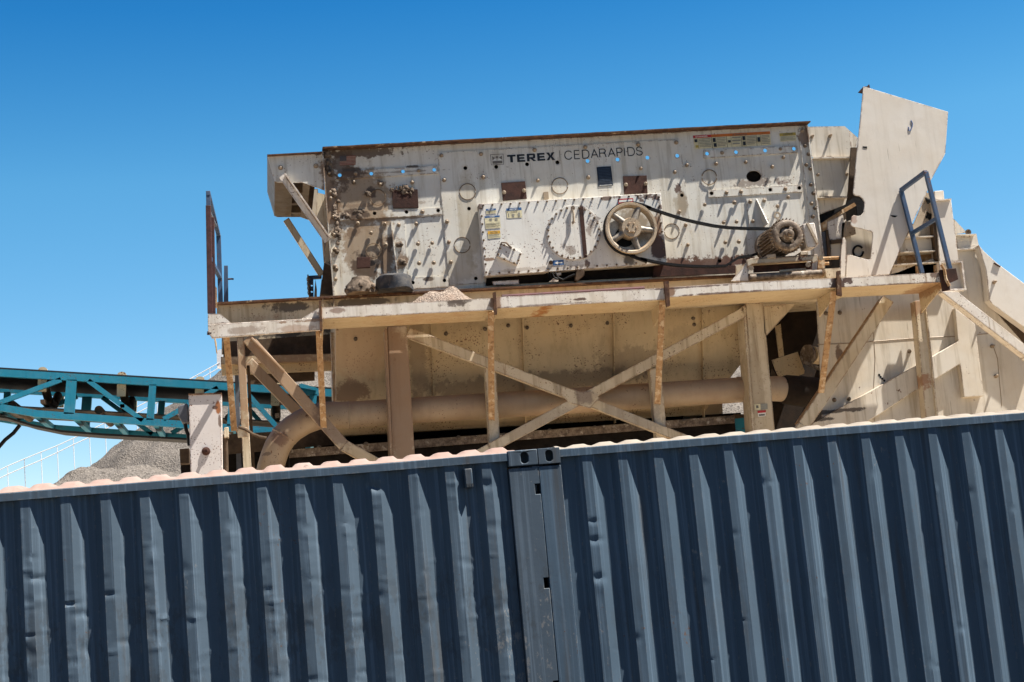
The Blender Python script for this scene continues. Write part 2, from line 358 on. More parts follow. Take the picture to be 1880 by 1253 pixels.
def container(x0, x1, rib0, kmin, kmax, mat, roofmat, label, dents, left):
    root = thing('shipping_container', label, 'container', ((x0 + x1) / 2, YC + 1.22, 0), 'blue containers standing end to end')
    # corrugated side, front
    def profile(a, b_, off):
        pts = [(a, .046)]; k = kmin
        xs = []
        while True:
            x = off + .278 * k; k += 1
            if x + .142 > b_ : break
            if x - .050 < a: continue
            xs.append(x)
        for x in xs: pts += [(x - .050, .046), (x, 0), (x + .068, 0), (x + .142, .046)]
        pts.append((b_, .046)); return pts
    a, b_ = (x0 + .18, JX - .232) if left else (JX + .172, x1 - .18)
    pr = profile(a, b_, rib0); cols = []
    for i in range(len(pr) - 1):
        n = 3 if abs(pr[i][0] - pr[i + 1][0]) < .1 else 4
        if abs(pr[i][0] - pr[i+1][0]) < 1e-6: continue
        for s_ in range(n): t = s_ / n; cols.append((pr[i][0] + (pr[i + 1][0] - pr[i][0]) * t, pr[i][1] + (pr[i + 1][1] - pr[i][1]) * t))
    cols.append(pr[-1]); zt, zb, nz_ = TOP - .055, .17, 150
    vs_ = []
    for r_ in range(nz_ + 1):
        z = zt + (zb - zt) * r_ / nz_
        for x, d in cols:
            yy = YC + d
            tf = min(1, max(0, (z - (zt - .03)) / .03)); yy += tf * (.036 - d) * .0
            for (dx, dz, am, rx, rz) in dents:
                if abs(x - dx) < 3 * rx and abs(z - dz) < 3 * rz: yy += am * math.exp(-((x - dx) / rx) ** 2 - ((z - dz) / rz) ** 2)
            if left: yy += .016 * max(0, noise.noise((x * 5.5, z * 8, 4)) - .28) * min(1, max(0, (TOP - .25 - z) * 2)) - .012 * max(0, noise.noise((x * 9, z * 16, 9)) - .36)
            yy += .0025 * noise.noise((x * 2.5, z * 1.5, 1 if left else 5)) + .0012 * noise.noise((x * 9, z * 4, 2))
            vs_.append((x + .004 * noise.noise((x * 1.2, z * 2.2, 7)) * (1 if left else .5), yy, z))
    nc = len(cols)
    sp = MB(); sp.add(vs_, [(r_ * nc + i, r_ * nc + i + 1, (r_ + 1) * nc + i + 1, (r_ + 1) * nc + i) for r_ in range(nz_) for i in range(nc - 1)])
    side = sp.build('side_panel', mat, root, sharp=20)
    bk = MB(); yb = YC + 2.438
    bk.add([(x, yb - d, z) for z in (zt, zb) for x, d in pr], [(i, i + 1, len(pr) + i + 1, len(pr) + i) for i in range(len(pr) - 1)])
    bk.build('side_panel', mat, root, sharp=20)
    # rails
    rb = MB(); n = 60; prof = [(-.009, -.058), (-.009, -.004), (-.004, 0), (.062, 0), (.062, -.058)]
    xa, xb = x0 + .17, x1 - .17; vv = []
    for i in range(n + 1):
        x = xa + (xb - xa) * i / n
        for (dy, dz) in prof: vv.append((x, YC + dy + .003 * noise.noise((x * 1.1, 3, 3)), TOP + dz + .005 * noise.noise((x * .9, 0, 4 if left else 8)) * (.5 if dz == -.058 else 1)))
    k = len(prof); fs = [(i * k + j, i * k + (j + 1) % k, (i + 1) * k + (j + 1) % k, (i + 1) * k + j) for i in range(n) for j in range(k)]
    rb.add(vv, fs); rb.build('top_rail', mat, root)
    for (nm, ya, yb_, za, zb_) in (('top_rail', yb - .06, yb + .009, TOP - .06, TOP), ('bottom_rail', YC - .006, YC + .06, .01, .17), ('bottom_rail', yb - .06, yb + .006, .01, .17)):
        MB().box(xa, xb, ya, yb_, za, zb_).build(nm, mat, root)
    # roof with pressed corrugations running across
    rf = MB(); step = .209 / 8; nx = int((x1 - x0 - .3) / step); vv = []
    ys = [.0, .025, .05, .09, .14, .22, .5, 1.219, 1.9, 2.2, 2.3, 2.38, 2.438]; dmy = [0, .004, .010, .015, .018, .02, .024, .03, .024, .02, .018, .01, 0]
    amp = [0, .06, .45, .85, 1, 1, 1, 1, 1, 1, .8, .3, 0]
    A = .026 if left else .020
    for j, y in enumerate(ys):
        for i in range(nx + 1):
            x = x0 + .15 + i * step; ph = (x / .209) % 1.0
            s_ = min(1, max(0, (abs(ph - .5) * -1 + .37) / .13));             vv.append((x, YC + y + .006, TOP + .002 + dmy[j] * (1.7 if left else 1.0) + A * s_ * amp[j] * (1 + .35 * noise.noise((x * 2, y, 3)))))
    fs = [(j * (nx + 1) + i, j * (nx + 1) + i + 1, (j + 1) * (nx + 1) + i + 1, (j + 1) * (nx + 1) + i) for j in range(len(ys) - 1) for i in range(nx)]
    rf.add(vv, fs); rf.build('roof_panel', roofmat, root, sharp=70)
    # end walls, floor
    MB().box(x0 + .03, x0 + .06, YC + .1, yb - .1, .1, TOP - .08).build('end_wall', mat, root)
    MB().box(x1 - .06, x1 - .03, YC + .1, yb - .1, .1, TOP - .08).build('end_wall', mat, root)
    MB().box(x0 + .1, x1 - .1, YC + .07, yb - .07, .12, .15).build('floor', M['gasket'], root)
    # corner posts and castings
    for (px0, px1, near) in ((x0, x0 + .18, not left), (x1 - (.226 if left else .18), x1, left)):
        if not left and px0 == x0: px1 = x0 + .168
        pb = MB(); ol = [(px0, TOP - .118), (px1, TOP - .118)]
        if left and near:
            for zz in (TOP - .245, TOP - .945, TOP - 1.70): ol += [(px1, zz), (px1 - .040, zz), (px1 - .040, zz - .078), (px1, zz - .078)]
        ol += [(px1, .118), (px0, .118)]
        pb.prism3([(x, YC - .006, z) for x, z in ol], (0, .17, 0)); pb.build('corner_post', M['casting'] if left and near else mat, root, bevel=.004)
        MB().box(px0, px1, yb - .16, yb + .006, .118, TOP - .118).build('corner_post', mat, root)
        for (ya, yb_) in ((YC - .014, YC + .15), (yb - .15, yb + .014)):
            for za in (0, TOP - .118 + .016):
                cb = MB(); front = ya < YC
                if front:
                    xa_, xb_ = px0 - .0, px1 + .0
                    cx = (xa_ + xb_) / 2 + (.012 if left else .0); cz = za + .059
                    hole = [(cx + sx * .025 + .0 * sx, 0, cz) for sx in ()]
                    hl = [(cx + .029 * cos(t), cz + .018 * (1 if sin(t) >= 0 else -1) + .026 * sin(t)) for t in [2 * pi * i / 20 for i in range(20)]]
                    cb.prism3([(xa_, ya, za), (xb_, ya, za), (xb_, ya, za + .118), (xa_, ya, za + .118)], (0, .016, 0), [[(x, ya, z) for x, z in hl]])
                    cb.box(xa_, xb_, ya + .09, yb_, za, za + .118); cb.box(xa_, xa_ + .012, ya + .016, ya + .09, za, za + .118); cb.box(xb_ - .012, xb_, ya + .016, ya + .09, za, za + .118)
                    cb.box(xa_ + .012, xb_ - .012, ya + .016, ya + .09, za + .106, za + .118); cb.box(xa_ + .012, xb_ - .012, ya + .016, ya + .09, za, za + .012)
                else: cb.box(px0, px1, ya, yb_, za, za + .118)
                cb.build('corner_casting', M['casting'], root, bevel=.006 if front else 0)
    if left:
        pa, pc = P(q('X', (34, 215)), YC - .02), P(q('X', (78, 305)), YC - .02)
        v = MB().box(pa.x, pc.x, YC - .016, YC + .04, pc.z, pa.z).build('air_vent', mat, root, bevel=.006)
        g = MB()
        for i in range(3): g.box(pa.x + .008 + i * .018, pa.x + .020 + i * .018, YC - .019, YC - .012, pc.z + .006, pc.z + .03)
        g.build('vent_grille', M['gasket'], v)
    return root
M['casting'] = cont_paint('casting_blue', (.072, .095, .12), .8)
def mk_dents(off, ks, seed, n, big):
    rnd = random.Random(seed); d = []
    for k in ks:
        x = off + .278 * k
        for _ in range(n):
            side_ = rnd.choice([0, .072, .072, .12]); d.append((x + side_, TOP - rnd.uniform(.35, 2.2), rnd.choice([1, 1, -.6]) * rnd.uniform(.002, .009), rnd.uniform(.012, .03), rnd.uniform(.008, .05)))
    return d + [(x, z, am * .7, rx, rz * .55) for x, z, am, rx, rz in big]
OFL, OFR = -1.7056, 2.3989
def rib_at(off, k, t, zpx): return (off + .278 * k + t, zpx)
big = [(OFL + .09, TOP - .62, .020, .05, .04), (OFL + .10, TOP - .78, -.012, .03, .05), (OFL + .03, TOP - 1.02, .012, .05, .02),
       (OFL + .278 + .04, TOP - .82, .022, .05, .03), (OFL + .278 + .10, TOP - .9, .016, .05, .05), (OFL + .278 + .12, TOP - 1.15, .02, .04, .09),
       (OFL + .556 + .03, TOP - .78, .014, .05, .03), (OFL + .556 + .11, TOP - 1.12, .014, .04, .04), (OFL + .834 + .12, TOP - .98, -.016, .03, .03),
       (OFL + 6 * .278 + .03, TOP - .85, .010, .04, .04), (OFL + 9 * .278 + .02, TOP - .16, .036, .045, .05), (OFL + 9 * .278 + .05, TOP - .19, .02, .03, .04),
       (OFL + 12 * .278 + .02, TOP - .22, .016, .05, .06), (OFL + 8 * .278 + .10, TOP - 1.1, .012, .03, .03), (OFL + 8 * .278 + .11, TOP - 1.5, .014, .03, .04)]
container(JX - .002 - 12.192, JX - .002, OFL, -30, 13, M['navy'], M['pinkroof'], 'left blue corrugated container with a faded pink roof and dented ribs', mk_dents(OFL, range(-1, 13), 5, 6, big), True)
bigr = [(OFR + .04, TOP - .56, .016, .03, .03), (OFR + .045, TOP - .70, .018, .05, .04), (OFR + .04, TOP - .98, .020, .04, .05), (OFR + .06, TOP - 1.05, -.008, .04, .1)]
container(JX + .002, JX + .002 + 12.192, OFR, -1, 46, M['navy2'], M['creamroof'], 'right blue corrugated container with a cream roof and straighter ribs', mk_dents(OFR, range(0, 14), 11, 2, bigr), False)

# ---------------------------------------------------------------- machine paints
YW, YF, YS = 18.15, 18.95, 19.10
def st(k, x, y, rx, ry, colr=MUD, s_=.9, nz=.5, Y=YS):
    p = q(k, (x, y)); sc = ZM[k][2]; return (p, rx / sc, ry / sc, Y, colr, s_, nz)
CREAM = (.62, .60, .54); CREAM2 = (.50, .43, .32)
BR = (.10, .045, .025)
DB = (.085, .051, .029); MB_ = (.19, .12, .068); LB = (.27, .185, .108)
M['plate'] = paint('screen_side_paint', CREAM, tone=.5, streak=.5, runs=.42, chips=.10, speck=-.55, dust=.2, edge=.8, stains=[
    st('A', 820, 850, 230, 260, LB, .85, .5), st('A', 760, 520, 280, 260, LB, .85, .5), st('A', 560, 480, 75, 420, MB_, .85, .6), st('A', 640, 300, 95, 170, DB, .85, .7),
    st('A', 720, 625, 110, 50, DB, .95, .8), st('A', 760, 190, 340, 42, DB, .9, .9), st('A', 720, 740, 60, 55, MB_, .85, .8), st('A', 715, 330, 95, 50, DB, .9, .7), st('A', 945, 930, 85, 170, MB_, .9, 1.0), st('A', 965, 830, 40, 60, DB, .85, .9),
    st('A', 800, 1000, 110, 130, DB, .95, .6), st('A', 840, 470, 45, 45, DB, .95, .6), st('A', 1055, 950, 50, 70, MB_, .9, .6), st('A', 1240, 1075, 45, 20, DB, .9, .25), st('A', 1130, 290, 50, 14, DB, .9, .5), st('A', 1010, 330, 320, 8, DB, .5, .9),
    st('A', 1000, 652, 330, 12, MB_, .8, .8), st('C', 560, 1040, 420, 46, BR, .95, 1.0), st('C', 300, 1040, 220, 46, BR, .95, 1.0), st('C', 690, 1040, 110, 35, (.10, .045, .03), .95, .8),
    st('B', 1775, 540, 36, 110, (.22, .16, .10), .75, .4), st('B', 1745, 445, 30, 34, RUST, .9, 1.1), st('B', 300, 640, 80, 420, (.40, .33, .22), .45, .4), st('B', 240, 960, 120, 160, (.33, .28, .20), .5, .4),
    st('C', 880, 500, 190, 30, RUST, .6, 1.5), st('C', 1160, 200, 40, 80, (.16, .09, .05), .85, .8), st('C', 330, 640, 60, 70, (.30, .24, .16), .6, .5), st('A', 780, 560, 500, 16, MB_, .5, .9)])
VV = lambda k, x, y, rx, ry, c, s_=.9, nz=.5: st(k, x, y, rx, ry, c, s_, nz, 18.93)
M['cover'] = paint('drive_cover_paint', (.66, .645, .60), tone=.2, streak=.25, chips=.20, speck=.05, dust=.12, edge=1.0, stains=[
    VV('V', 1600, 740, 120, 200, (.06, .026, .016), .97, .45), VV('V', 1590, 430, 60, 170, (.17, .08, .03), .9, .6), VV('V', 1480, 90, 200, 55, (.075, .03, .018), .9, 1.6), VV('V', 1610, 180, 45, 110, (.075, .03, .018), .85, 1.3),
    VV('V', 1230, 890, 90, 90, (.05, .04, .032), .85, .6), VV('V', 940, 95, 110, 30, (.10, .045, .02), .85, 1.3), VV('B', 450, 928, 55, 14, (.20, .11, .06), .9, .6), VV('V', 690, 930, 40, 60, (.07, .03, .02), .9, .8),
    VV('V', 1270, 470, 270, 270, (.27, .20, .125), .85, .35), VV('V', 620, 240, 60, 50, (.07, .03, .02), .8, 1.0), VV('V', 440, 760, 90, 60, (.10, .045, .02), .6, 1.7), VV('V', 720, 440, 50, 120, (.12, .06, .03), .6, 1.6),
    VV('V', 800, 360, 50, 50, (.10, .05, .03), .6, 1.4), VV('B', 380, 560, 30, 30, RUST, .8, .9), VV('V', 60, 1000, 900, 26, (.20, .12, .06), .4, 1.2)])
M['frame'] = paint('frame_paint', (.53, .455, .335), runs=.9, tone=.7, streak=.6, chips=.25, speck=-.5, dust=.45, edge=1.0, stains=[
    st('I', 1220, 650, 160, 520, (.24, .145, .085), .85, .3, YF), st('I', 560, 560, 420, 400, (.30, .185, .105), .8, .5, YF), st('H', 1690, 700, 70, 300, (.36, .28, .18), .6, .6, YF), st('H', 300, 960, 320, 150, (.33, .27, .20), .6, .5, YF), st('H', 900, 930, 260, 120, (.30, .25, .19), .6, .5, YF), st('G', 1170, 860, 60, 50, RUSTO, .7, .8, YF), st('G', 1110, 330, 60, 60, (.25, .13, .06), .7, .8, YF), st('I', 900, 800, 200, 160, (.16, .10, .07), .7, .4, YF), st('H', 600, 800, 70, 60, (.16, .115, .09), .7, .5, YF), st('I', 590, 138, 150, 34, (.09, .07, .052), .95, .7, YF + .06), st('I', 1000, 110, 230, 30, (.09, .07, .052), .9, .7, YF + .06)])
M['deckface'] = paint('deck_edge_paint', (.67, .625, .56), tone=.35, streak=.4, runs=.6, chips=.26, speck=.1, dust=.3, edge=1.15, stains=[
    st('I', 870, 160, 60, 20, (.22, .14, .10), .8, .5, YW), st('I', 350, 270, 120, 26, (.28, .21, .16), .7, .55, YW), st('I', 1560, 105, 90, 20, MUD, .7, .6, YW), st('H', 560, 175, 60, 12, RUST, .9, .9, YW), st('H', 1140, 120, 40, 50, (.20, .10, .045), .9, .7, YW), st('H', 30, 190, 40, 50, (.22, .11, .05), .85, .7, YW), st('I', 900, 205, 420, 8, (.22, .12, .06), .8, .9, YW), st('H', 1300, 95, 300, 6, RUST, .8, 1.0, YW), st('I', 1200, 112, 400, 7, RUST, .7, 1.0, YW),
    st('G', 545, 160, 55, 70, (.06, .026, .016), .95, .8, YW), st('G', 610, 135, 40, 34, (.06, .026, .016), .95, .8, YW), st('H', 1500, 132, 320, 7, RUST, .8, .9, YW), st('H', 400, 205, 330, 7, RUST, .6, 1.0, YW), st('G', 900, 172, 420, 9, RUST, .7, .9, YW), st('G', 950, 92, 330, 8, RUST, .8, .9, YW), st('I', 1540, 112, 70, 30, MUD, .85, .9, YW), st('G', 1240, 100, 40, 25, BR, .8, .5, YW), st('I', 650, 260, 120, 25, (.34, .22, .15), .6, .5, YW)])
M['under'] = paint('deck_underside_paint', (.52, .42, .27), yellow=(.46, .32, .17), tone=.6, streak=.05, chips=.28, speck=.3, dust=.25, edge=.6, dustcol=(.34, .21, .12), rustmix=.9, stains=[st('H', 330, 262, 60, 34, (.30, .11, .02), .9, .9, 18.45), st('G', 690, 235, 110, 14, (.08, .035, .015), .9, .8, 18.45), st('G', 850, 226, 55, 10, (.24, .10, .03), .9, .6, 18.45), st('I', 1300, 240, 520, 40, (.40, .235, .125), .6, .5, 18.5), st('G', 1200, 190, 120, 40, (.25, .12, .04), .7, .8, 18.4)])
M['hopper'] = paint('hopper_paint', (.58, .455, .275), yellow=(.48, .34, .175), tone=.5, streak=.25, chips=.08, speck=.75, dust=.25, edge=.5, stains=[
    st('I', 960, 620, 120, 90, (.24, .15, .085), .9, .6, 19.4), st('H', 300, 700, 900, 75, (.20, .145, .09), .7, .45, 19.5), st('H', 900, 560, 260, 90, (.24, .175, .11), .5, .6, 19.5), st('I', 1340, 420, 60, 320, (.26, .18, .11), .6, .5, 19.4), st('H', 1250, 400, 160, 60, (.26, .2, .13), .3, .5, 19.5), st('I', 1000, 380, 200, 200, (.50, .33, .20), .6, .4, 19.4)])
M['pipe'] = paint('pipe_paint', (.36, .27, .18), yellow=(.26, .175, .11), tone=.8, streak=.15, chips=.12, speck=-.5, dust=.6, edge=0, dustcol=(.27, .18, .12), stains=[st('K', 860, 960, 90, 70, (.16, .09, .06), .8, .5, 19.3), st('K', 740, 1095, 40, 20, (.13, .09, .07), .8, .5, 19.3)])
M['basepaint'] = paint('motor_base_paint', (.42, .36, .27), tone=.6, streak=.4, chips=.55, speck=.6, dust=.5, edge=1.0, rustmix=.7)
M['chute'] = paint('chute_paint', (.63, .585, .52), tone=.3, streak=.15, chips=.08, speck=0, dust=.14, edge=.8, scratch=.7, stains=[st('E', 350, 860, 25, 40, RUSTO, .5, .5, 18.8)])
M['housing'] = paint('housing_paint', (.585, .54, .465), tone=.5, streak=.5, runs=.45, chips=.12, speck=0, dust=.2, edge=.7, scratch=.5, stains=[
    st('G', 560, 1075, 190, 18, (.05, .035, .025), .9, .6, 19.2), st('G', 420, 1140, 90, 16, (.05, .035, .025), .9, .6, 19.2), st('G', 560, 660, 30, 60, RUST, .8, .6, 19.2)])
M['rust'] = rusty('rusty_plate', (.028, .013, .010), (.062, .027, .019), amt=.5)
M['rustpaint'] = rusty('rusty_strut', (.13, .06, .026), (.36, .22, .11), (.50, .38, .25), amt=.40, sc=22, f=.10)
M['rustedge'] = rusty('rusty_edge', (.045, .02, .014), (.12, .06, .03), (.36, .27, .18), amt=.5, sc=13, f=.03)
M['brownpost'] = plain('oxide_red_paint', (.055, .018, .016), .6)
M['bluerail'] = paint('blue_rail_paint', (.035, .075, .15), yellow=(.03, .06, .11), tone=.3, streak=.2, chips=.1, speck=.2, dust=.12, edge=.5)
M['mud'] = rusty('dried_mud', (.06, .042, .028), (.20, .15, .11), amt=.52, sc=10)
M['bolt'] = paint('bolt_head', (.27, .215, .155), tone=.5, streak=0, chips=.3, speck=.3, dust=.5, edge=0)
M['ringsteel'] = rusty('ring_steel', (.09, .06, .04), (.22, .16, .10), amt=.5, sc=14)
M['boltdark'] = rusty('dark_bolt', (.10, .075, .055), (.22, .17, .125), amt=.5, sc=20)
M['rubber'] = plain('black_rubber', (.008, .008, .009), .6, .4, 30, spec=.15)
M['steel'] = rusty('weathered_steel', (.085, .058, .04), (.235, .18, .13), (.38, .33, .27), amt=.5, sc=19, f=.06, rough=.6)
M['cast'] = paint('wheel_paint', (.45, .375, .28), yellow=(.32, .235, .14), tone=.7, streak=.1, chips=.55, speck=.9, dust=.5, edge=.6, dustcol=(.30, .21, .13), fs=2.2)
M['bare'] = plain('worn_bare_steel', (.26, .225, .185), .5, .5, 16, metal=.2)
M['ink'] = plain('black_lettering', (.012, .014, .018), .5, .1)
M['inside'] = plain('dark_inside', (.014, .011, .009), .95, .4, spec=.08)  # near-black for hollows; also stands in for shade behind holes and under the cover
M['bayshade'] = rusty('bay_shade_steel', (.010, .006, .0035), (.024, .014, .008), amt=.5, sc=5)  # steel made near-black to stand for the shade inside the right bay
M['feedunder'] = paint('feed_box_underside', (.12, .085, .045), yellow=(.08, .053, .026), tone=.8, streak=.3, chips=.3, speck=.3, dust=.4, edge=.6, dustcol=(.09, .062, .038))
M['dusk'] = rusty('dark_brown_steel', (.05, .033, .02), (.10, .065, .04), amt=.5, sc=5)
for nm, c_ in (('label_blue', (.03, .10, .25)), ('label_cream', (.62, .56, .36)), ('label_amber', (.62, .34, .03)), ('label_red', (.42, .03, .03)), ('label_orange', (.48, .13, .02)),
               ('label_white', (.70, .68, .62)), ('label_navy', (.010, .018, .034)), ('label_line', (.03, .05, .085)), ('label_grey', (.25, .24, .20)), ('label_olive', (.40, .30, .06)), ('label_print', (.13, .12, .10)), ('flag_red', (.24, .07, .05)), ('flag_white', (.34, .26, .18)), ('flag_blue', (.07, .06, .06)), ('logo_grey', (.16, .14, .12))):
    M[nm] = plain(nm, c_, .6, .12, 25)
M['teal'] = paint('teal_paint', (.010, .20, .315), yellow=(.012, .165, .25), tone=.4, streak=.2, chips=.05, speck=.1, dust=.08, edge=.35)
M['whitepaint'] = plain('white_rail_paint', (.62, .63, .65), .5, .05)
M['idlercream'] = paint('idler_bracket_paint', (.60, .50, .33), tone=.4, streak=.2, chips=.2, speck=.2, dust=.3, edge=.3)
M['belt'] = plain('conveyor_belt', (.016, .016, .017), .6, .3)
M['returnbelt'] = plain('dusty_return_belt', (.10, .078, .06), .8, .35, 3)
M['cabinet'] = paint('cabinet_paint', (.62, .57, .54), tone=.2, streak=.12, chips=.42, speck=.2, dust=.15, edge=1.1, stains=[
    st('K', 325, 690, 26, 75, (.30, .10, .02), .95, .3, 18.5), st('K', 300, 690, 30, 22, BR, .9, .5, 18.5), st('K', 225, 1060, 30, 30, RUST, .9, .3, 18.5), st('K', 340, 800, 16, 70, (.10, .045, .02), .8, .4, 18.5)])
M['greybox'] = plain('grey_box_paint', (.10, .105, .12), .5, .2)

# ---------------------------------------------------------------- lettering helpers
STROKES = {  # strokes on a unit cell, y up
 'C': [[(.97 - .0, .80), (.86, .92), (.70, .99), (.5, 1), (.3, .97), (.13, .85), (.03, .65), (.0, .5), (.03, .35), (.13, .15), (.3, .03), (.5, 0), (.70, .01), (.86, .08), (.97, .22)]],
 'E': [[(.9, 1), (0, 1), (0, 0), (.92, 0)], [(0, .53), (.84, .53)]],
 'D': [[(0, 0), (0, 1), (.5, 1), (.75, .94), (.93, .77), (1, .5), (.93, .23), (.75, .06), (.5, 0), (0, 0)]],
 'A': [[(-.02, 0), (.5, 1), (1.02, 0)], [(.18, .34), (.82, .34)]],
 'R': [[(0, 0), (0, 1), (.62, 1), (.84, .94), (.93, .76), (.84, .58), (.62, .51), (0, .51)], [(.56, .51), (.78, .45), (.88, .28), (.92, .08), (.98, 0)]],
 'P': [[(0, 0), (0, 1), (.62, 1), (.86, .93), (.96, .73), (.86, .53), (.62, .45), (0, .45)]],
 'I': [[(.5, 0), (.5, 1)]],
 'S': [[(.93, .76), (.84, .92), (.64, 1), (.36, 1), (.14, .92), (.05, .75), (.13, .60), (.36, .53), (.66, .47), (.90, .39), (.98, .24), (.88, .08), (.64, 0), (.34, 0), (.10, .09), (.0, .28)]]}
def ribbon(b, qd, Y, pts, x0, wx, tx, ty, k=0):
    # mitred flat stroke mapped onto the picture quad and laid on the plane at Y
    n = len(pts); L = []
    for i in range(n):
        p = pts[i]; a = pts[max(i - 1, 0)]; c = pts[min(i + 1, n - 1)]
        def nrm(u, v):
            dx, dy = (v[0] - u[0]) * wx, (v[1] - u[1]) * ty; l = sqrt(dx * dx + dy * dy) or 1; return (-dy / l, dx / l)
        n1 = nrm(a, p) if i else nrm(p, c); n2 = nrm(p, c) if i < n - 1 else n1
        mx_, my = n1[0] + n2[0], n1[1] + n2[1]; l2 = mx_ * mx_ + my * my
        f = 2 / l2 if l2 > .3 else 1.5
        mx_, my = mx_ * f * tx, my * f * tx
        bx, by = x0 + p[0] * wx, p[1] * ty
        L.append(((bx + mx_, by + my), (bx - mx_, by - my)))
    W_ = sqrt((qd[1][0] - qd[0][0]) ** 2 + (qd[1][1] - qd[0][1]) ** 2); Hh = ty
    vs_ = []
    for a, c in L:
        for (x, y) in (a, c): vs_.append(P(quad_px(qd, x / W_, 1 - y / Hh), Y - .0003 * k))
    b.add(vs_, [(2 * i, 2 * i + 1, 2 * i + 3, 2 * i + 2) for i in range(n - 1)])
def light_text(b, qd, Y, cells, thick):
    H = sqrt((qd[3][0] - qd[0][0]) ** 2 + (qd[3][1] - qd[0][1]) ** 2); k = 0
    for ch, x, wx in cells:
        for s_ in STROKES[ch]: ribbon(b, qd, Y, s_, x, wx, thick / 2, H, k % 3); k += 1
def blocks(b, qd, Y, polys, d=0):
    for pl in polys: b.add([P(quad_px(qd, x, 1 - y), Y - d) for x, y in pl], [tuple(range(len(pl)))])
def rect(u0, v0, u1, v1): return [(u0, v0), (u1, v0), (u1, v1), (u0, v1)]
def font_text(b, qd, Y, text, u0, v0, u1, v1, bold=0.0):
    cu = bpy.data.curves.new('t', 'FONT'); cu.body = text; cu.offset = bold; cu.resolution_u = 3
    ob = bpy.data.objects.new('t', cu); COL.objects.link(ob); dg = bpy.context.evaluated_depsgraph_get()
    me = bpy.data.meshes.new_from_object(ob.evaluated_get(dg)); bpy.data.objects.remove(ob); bpy.data.curves.remove(cu)
    xs = [v.co.x for v in me.vertices]; ys = [v.co.y for v in me.vertices]
    if not xs: return
    ax, bx, ay, by = min(xs), max(xs), min(ys), max(ys)
    b.add([P(quad_px(qd, u0 + (u1 - u0) * (v.co.x - ax) / (bx - ax), 1 - (v0 + (v1 - v0) * (v.co.y - ay) / (by - ay))), Y) for v in me.vertices], [tuple(p.vertices) for p in me.polygons])
    bpy.data.meshes.remove(me)
def bolt_mb(b, p, Y, r=.026, h=.060, n=6):
    c = P(p, Y); b.cyl((c.x, Y, c.z), (c.x, Y - .008, c.z), r * 1.45, 16)
    b.lathe((c.x, Y - .008, c.z), (0, -1, 0), [(0, r), (h * .55, r), (h * .8, r * .8), (h, r * .45), (h, 0)], 10)
    return b

# ---------------------------------------------------------------- the vibrating screen
def pz(p, Y): v = P(p, Y); return (v.x, v.y, v.z)
scr = thing('vibrating_screen', 'long cream steel screening box with black lettering, bolts and rust, open at the top', 'screening machine', pz((1050, 540), YS))
scr.location.y = YS + .9
def hole(k, x, y, r, n=14): return circle_px(q(k, (x, y)), r / ZM[k][2], n)
# true openings: the upper row shows sky over the lower far wall
sky_holes = [('A', 622, 349), ('A', 842, 338), ('A', 1063, 323), ('A', 1281, 311), ('B', 1124, 247), ('B', 1331, 237), ('B', 1537, 224), ('B', 1743, 211),
             ('C', 510, 303), ('C', 706, 293), ('C', 903, 282), ('C', 1098, 270), ('B', 280, 296), ('B', 493, 288), ('B', 706, 270), ('B', 915, 257)]
dark_holes = [('A', 865, 615), ('A', 1088, 606), ('A', 1308, 596), ('B', 305, 577), ('B', 352, 1058), ('B', 1775, 484), ('B', 1828, 952),
              ('C', 540, 572), ('C', 937, 548), ('C', 1134, 536), ('C', 392, 1045), ('C', 595, 1030), ('A', 1132, 1098), ('A', 1352, 1083)]
RH = {'A': 14, 'B': 14, 'C': 14}
holes = [hole(*h, RH[h[0]]) for h in sky_holes] + [hole(*h, 12.5) for h in dark_holes]
oval = [(p[0], p[1]) for p in circle_px(q('C', (825, 458)), 50 / 3.686, 24, 39 / 3.686)]
tl, tr, br_, bl = q('A', (500, 182)), q('C', (1190, 112)), q('C', (1300, 1002)), q('A', (580, 1188))
bot = [(1514, 478), (1517, 512), (1100, 531), (860, 542), bl]
plate = MB().prism([tl, tr, br_] + bot[:], YS, .014, holes + [oval]).build('side_plate', M['plate'], scr)
# the strip the raised middle sheet covers shares the same holes
ctr = q('B', (88, 190), (1760, 97), (1868, 968), (1860, 1000), (170, 1105))
ch_ = [hole(*h, RH[h[0]] + .6) for h in sky_holes if h[0] == 'B'] + [hole(*h, 13.1) for h in dark_holes if h[0] == 'B' and h[1] < 1800]
MB().prism(ctr, YS - .010, .0095, ch_).build('middle_sheet', M['plate'], plate)
for pts, hs_ in ((q('A', (595, 325), (1305, 283), (1310, 337), (600, 378)), [h for h in sky_holes if h[0] == 'A']),
                 (q('A', (612, 607), (1333, 575), (1336, 622), (616, 664)), [h for h in dark_holes if h[0] == 'A' and h[2] < 700]),
                 (q('C', (485, 282), (1118, 249), (1124, 296), (488, 334)), [h for h in sky_holes if h[0] == 'C']),
                 (q('C', (515, 552), (1152, 514), (1158, 561), (520, 600)), [h for h in dark_holes if h[0] == 'C' and h[2] < 600])):
    MB().prism(pts, YS - .016, .0155, [hole(*h, 13.2) for h in hs_]).build('bar_plate', M['plate'], plate)
MB().prism(q('A', (1095, 1065), (1380, 1052), (1384, 1128), (1090, 1142)), YS - .012, .0115, [hole('A', 1132, 1098, 13), hole('A', 1352, 1083, 13)]).build('foot_plate', M['plate'], plate)
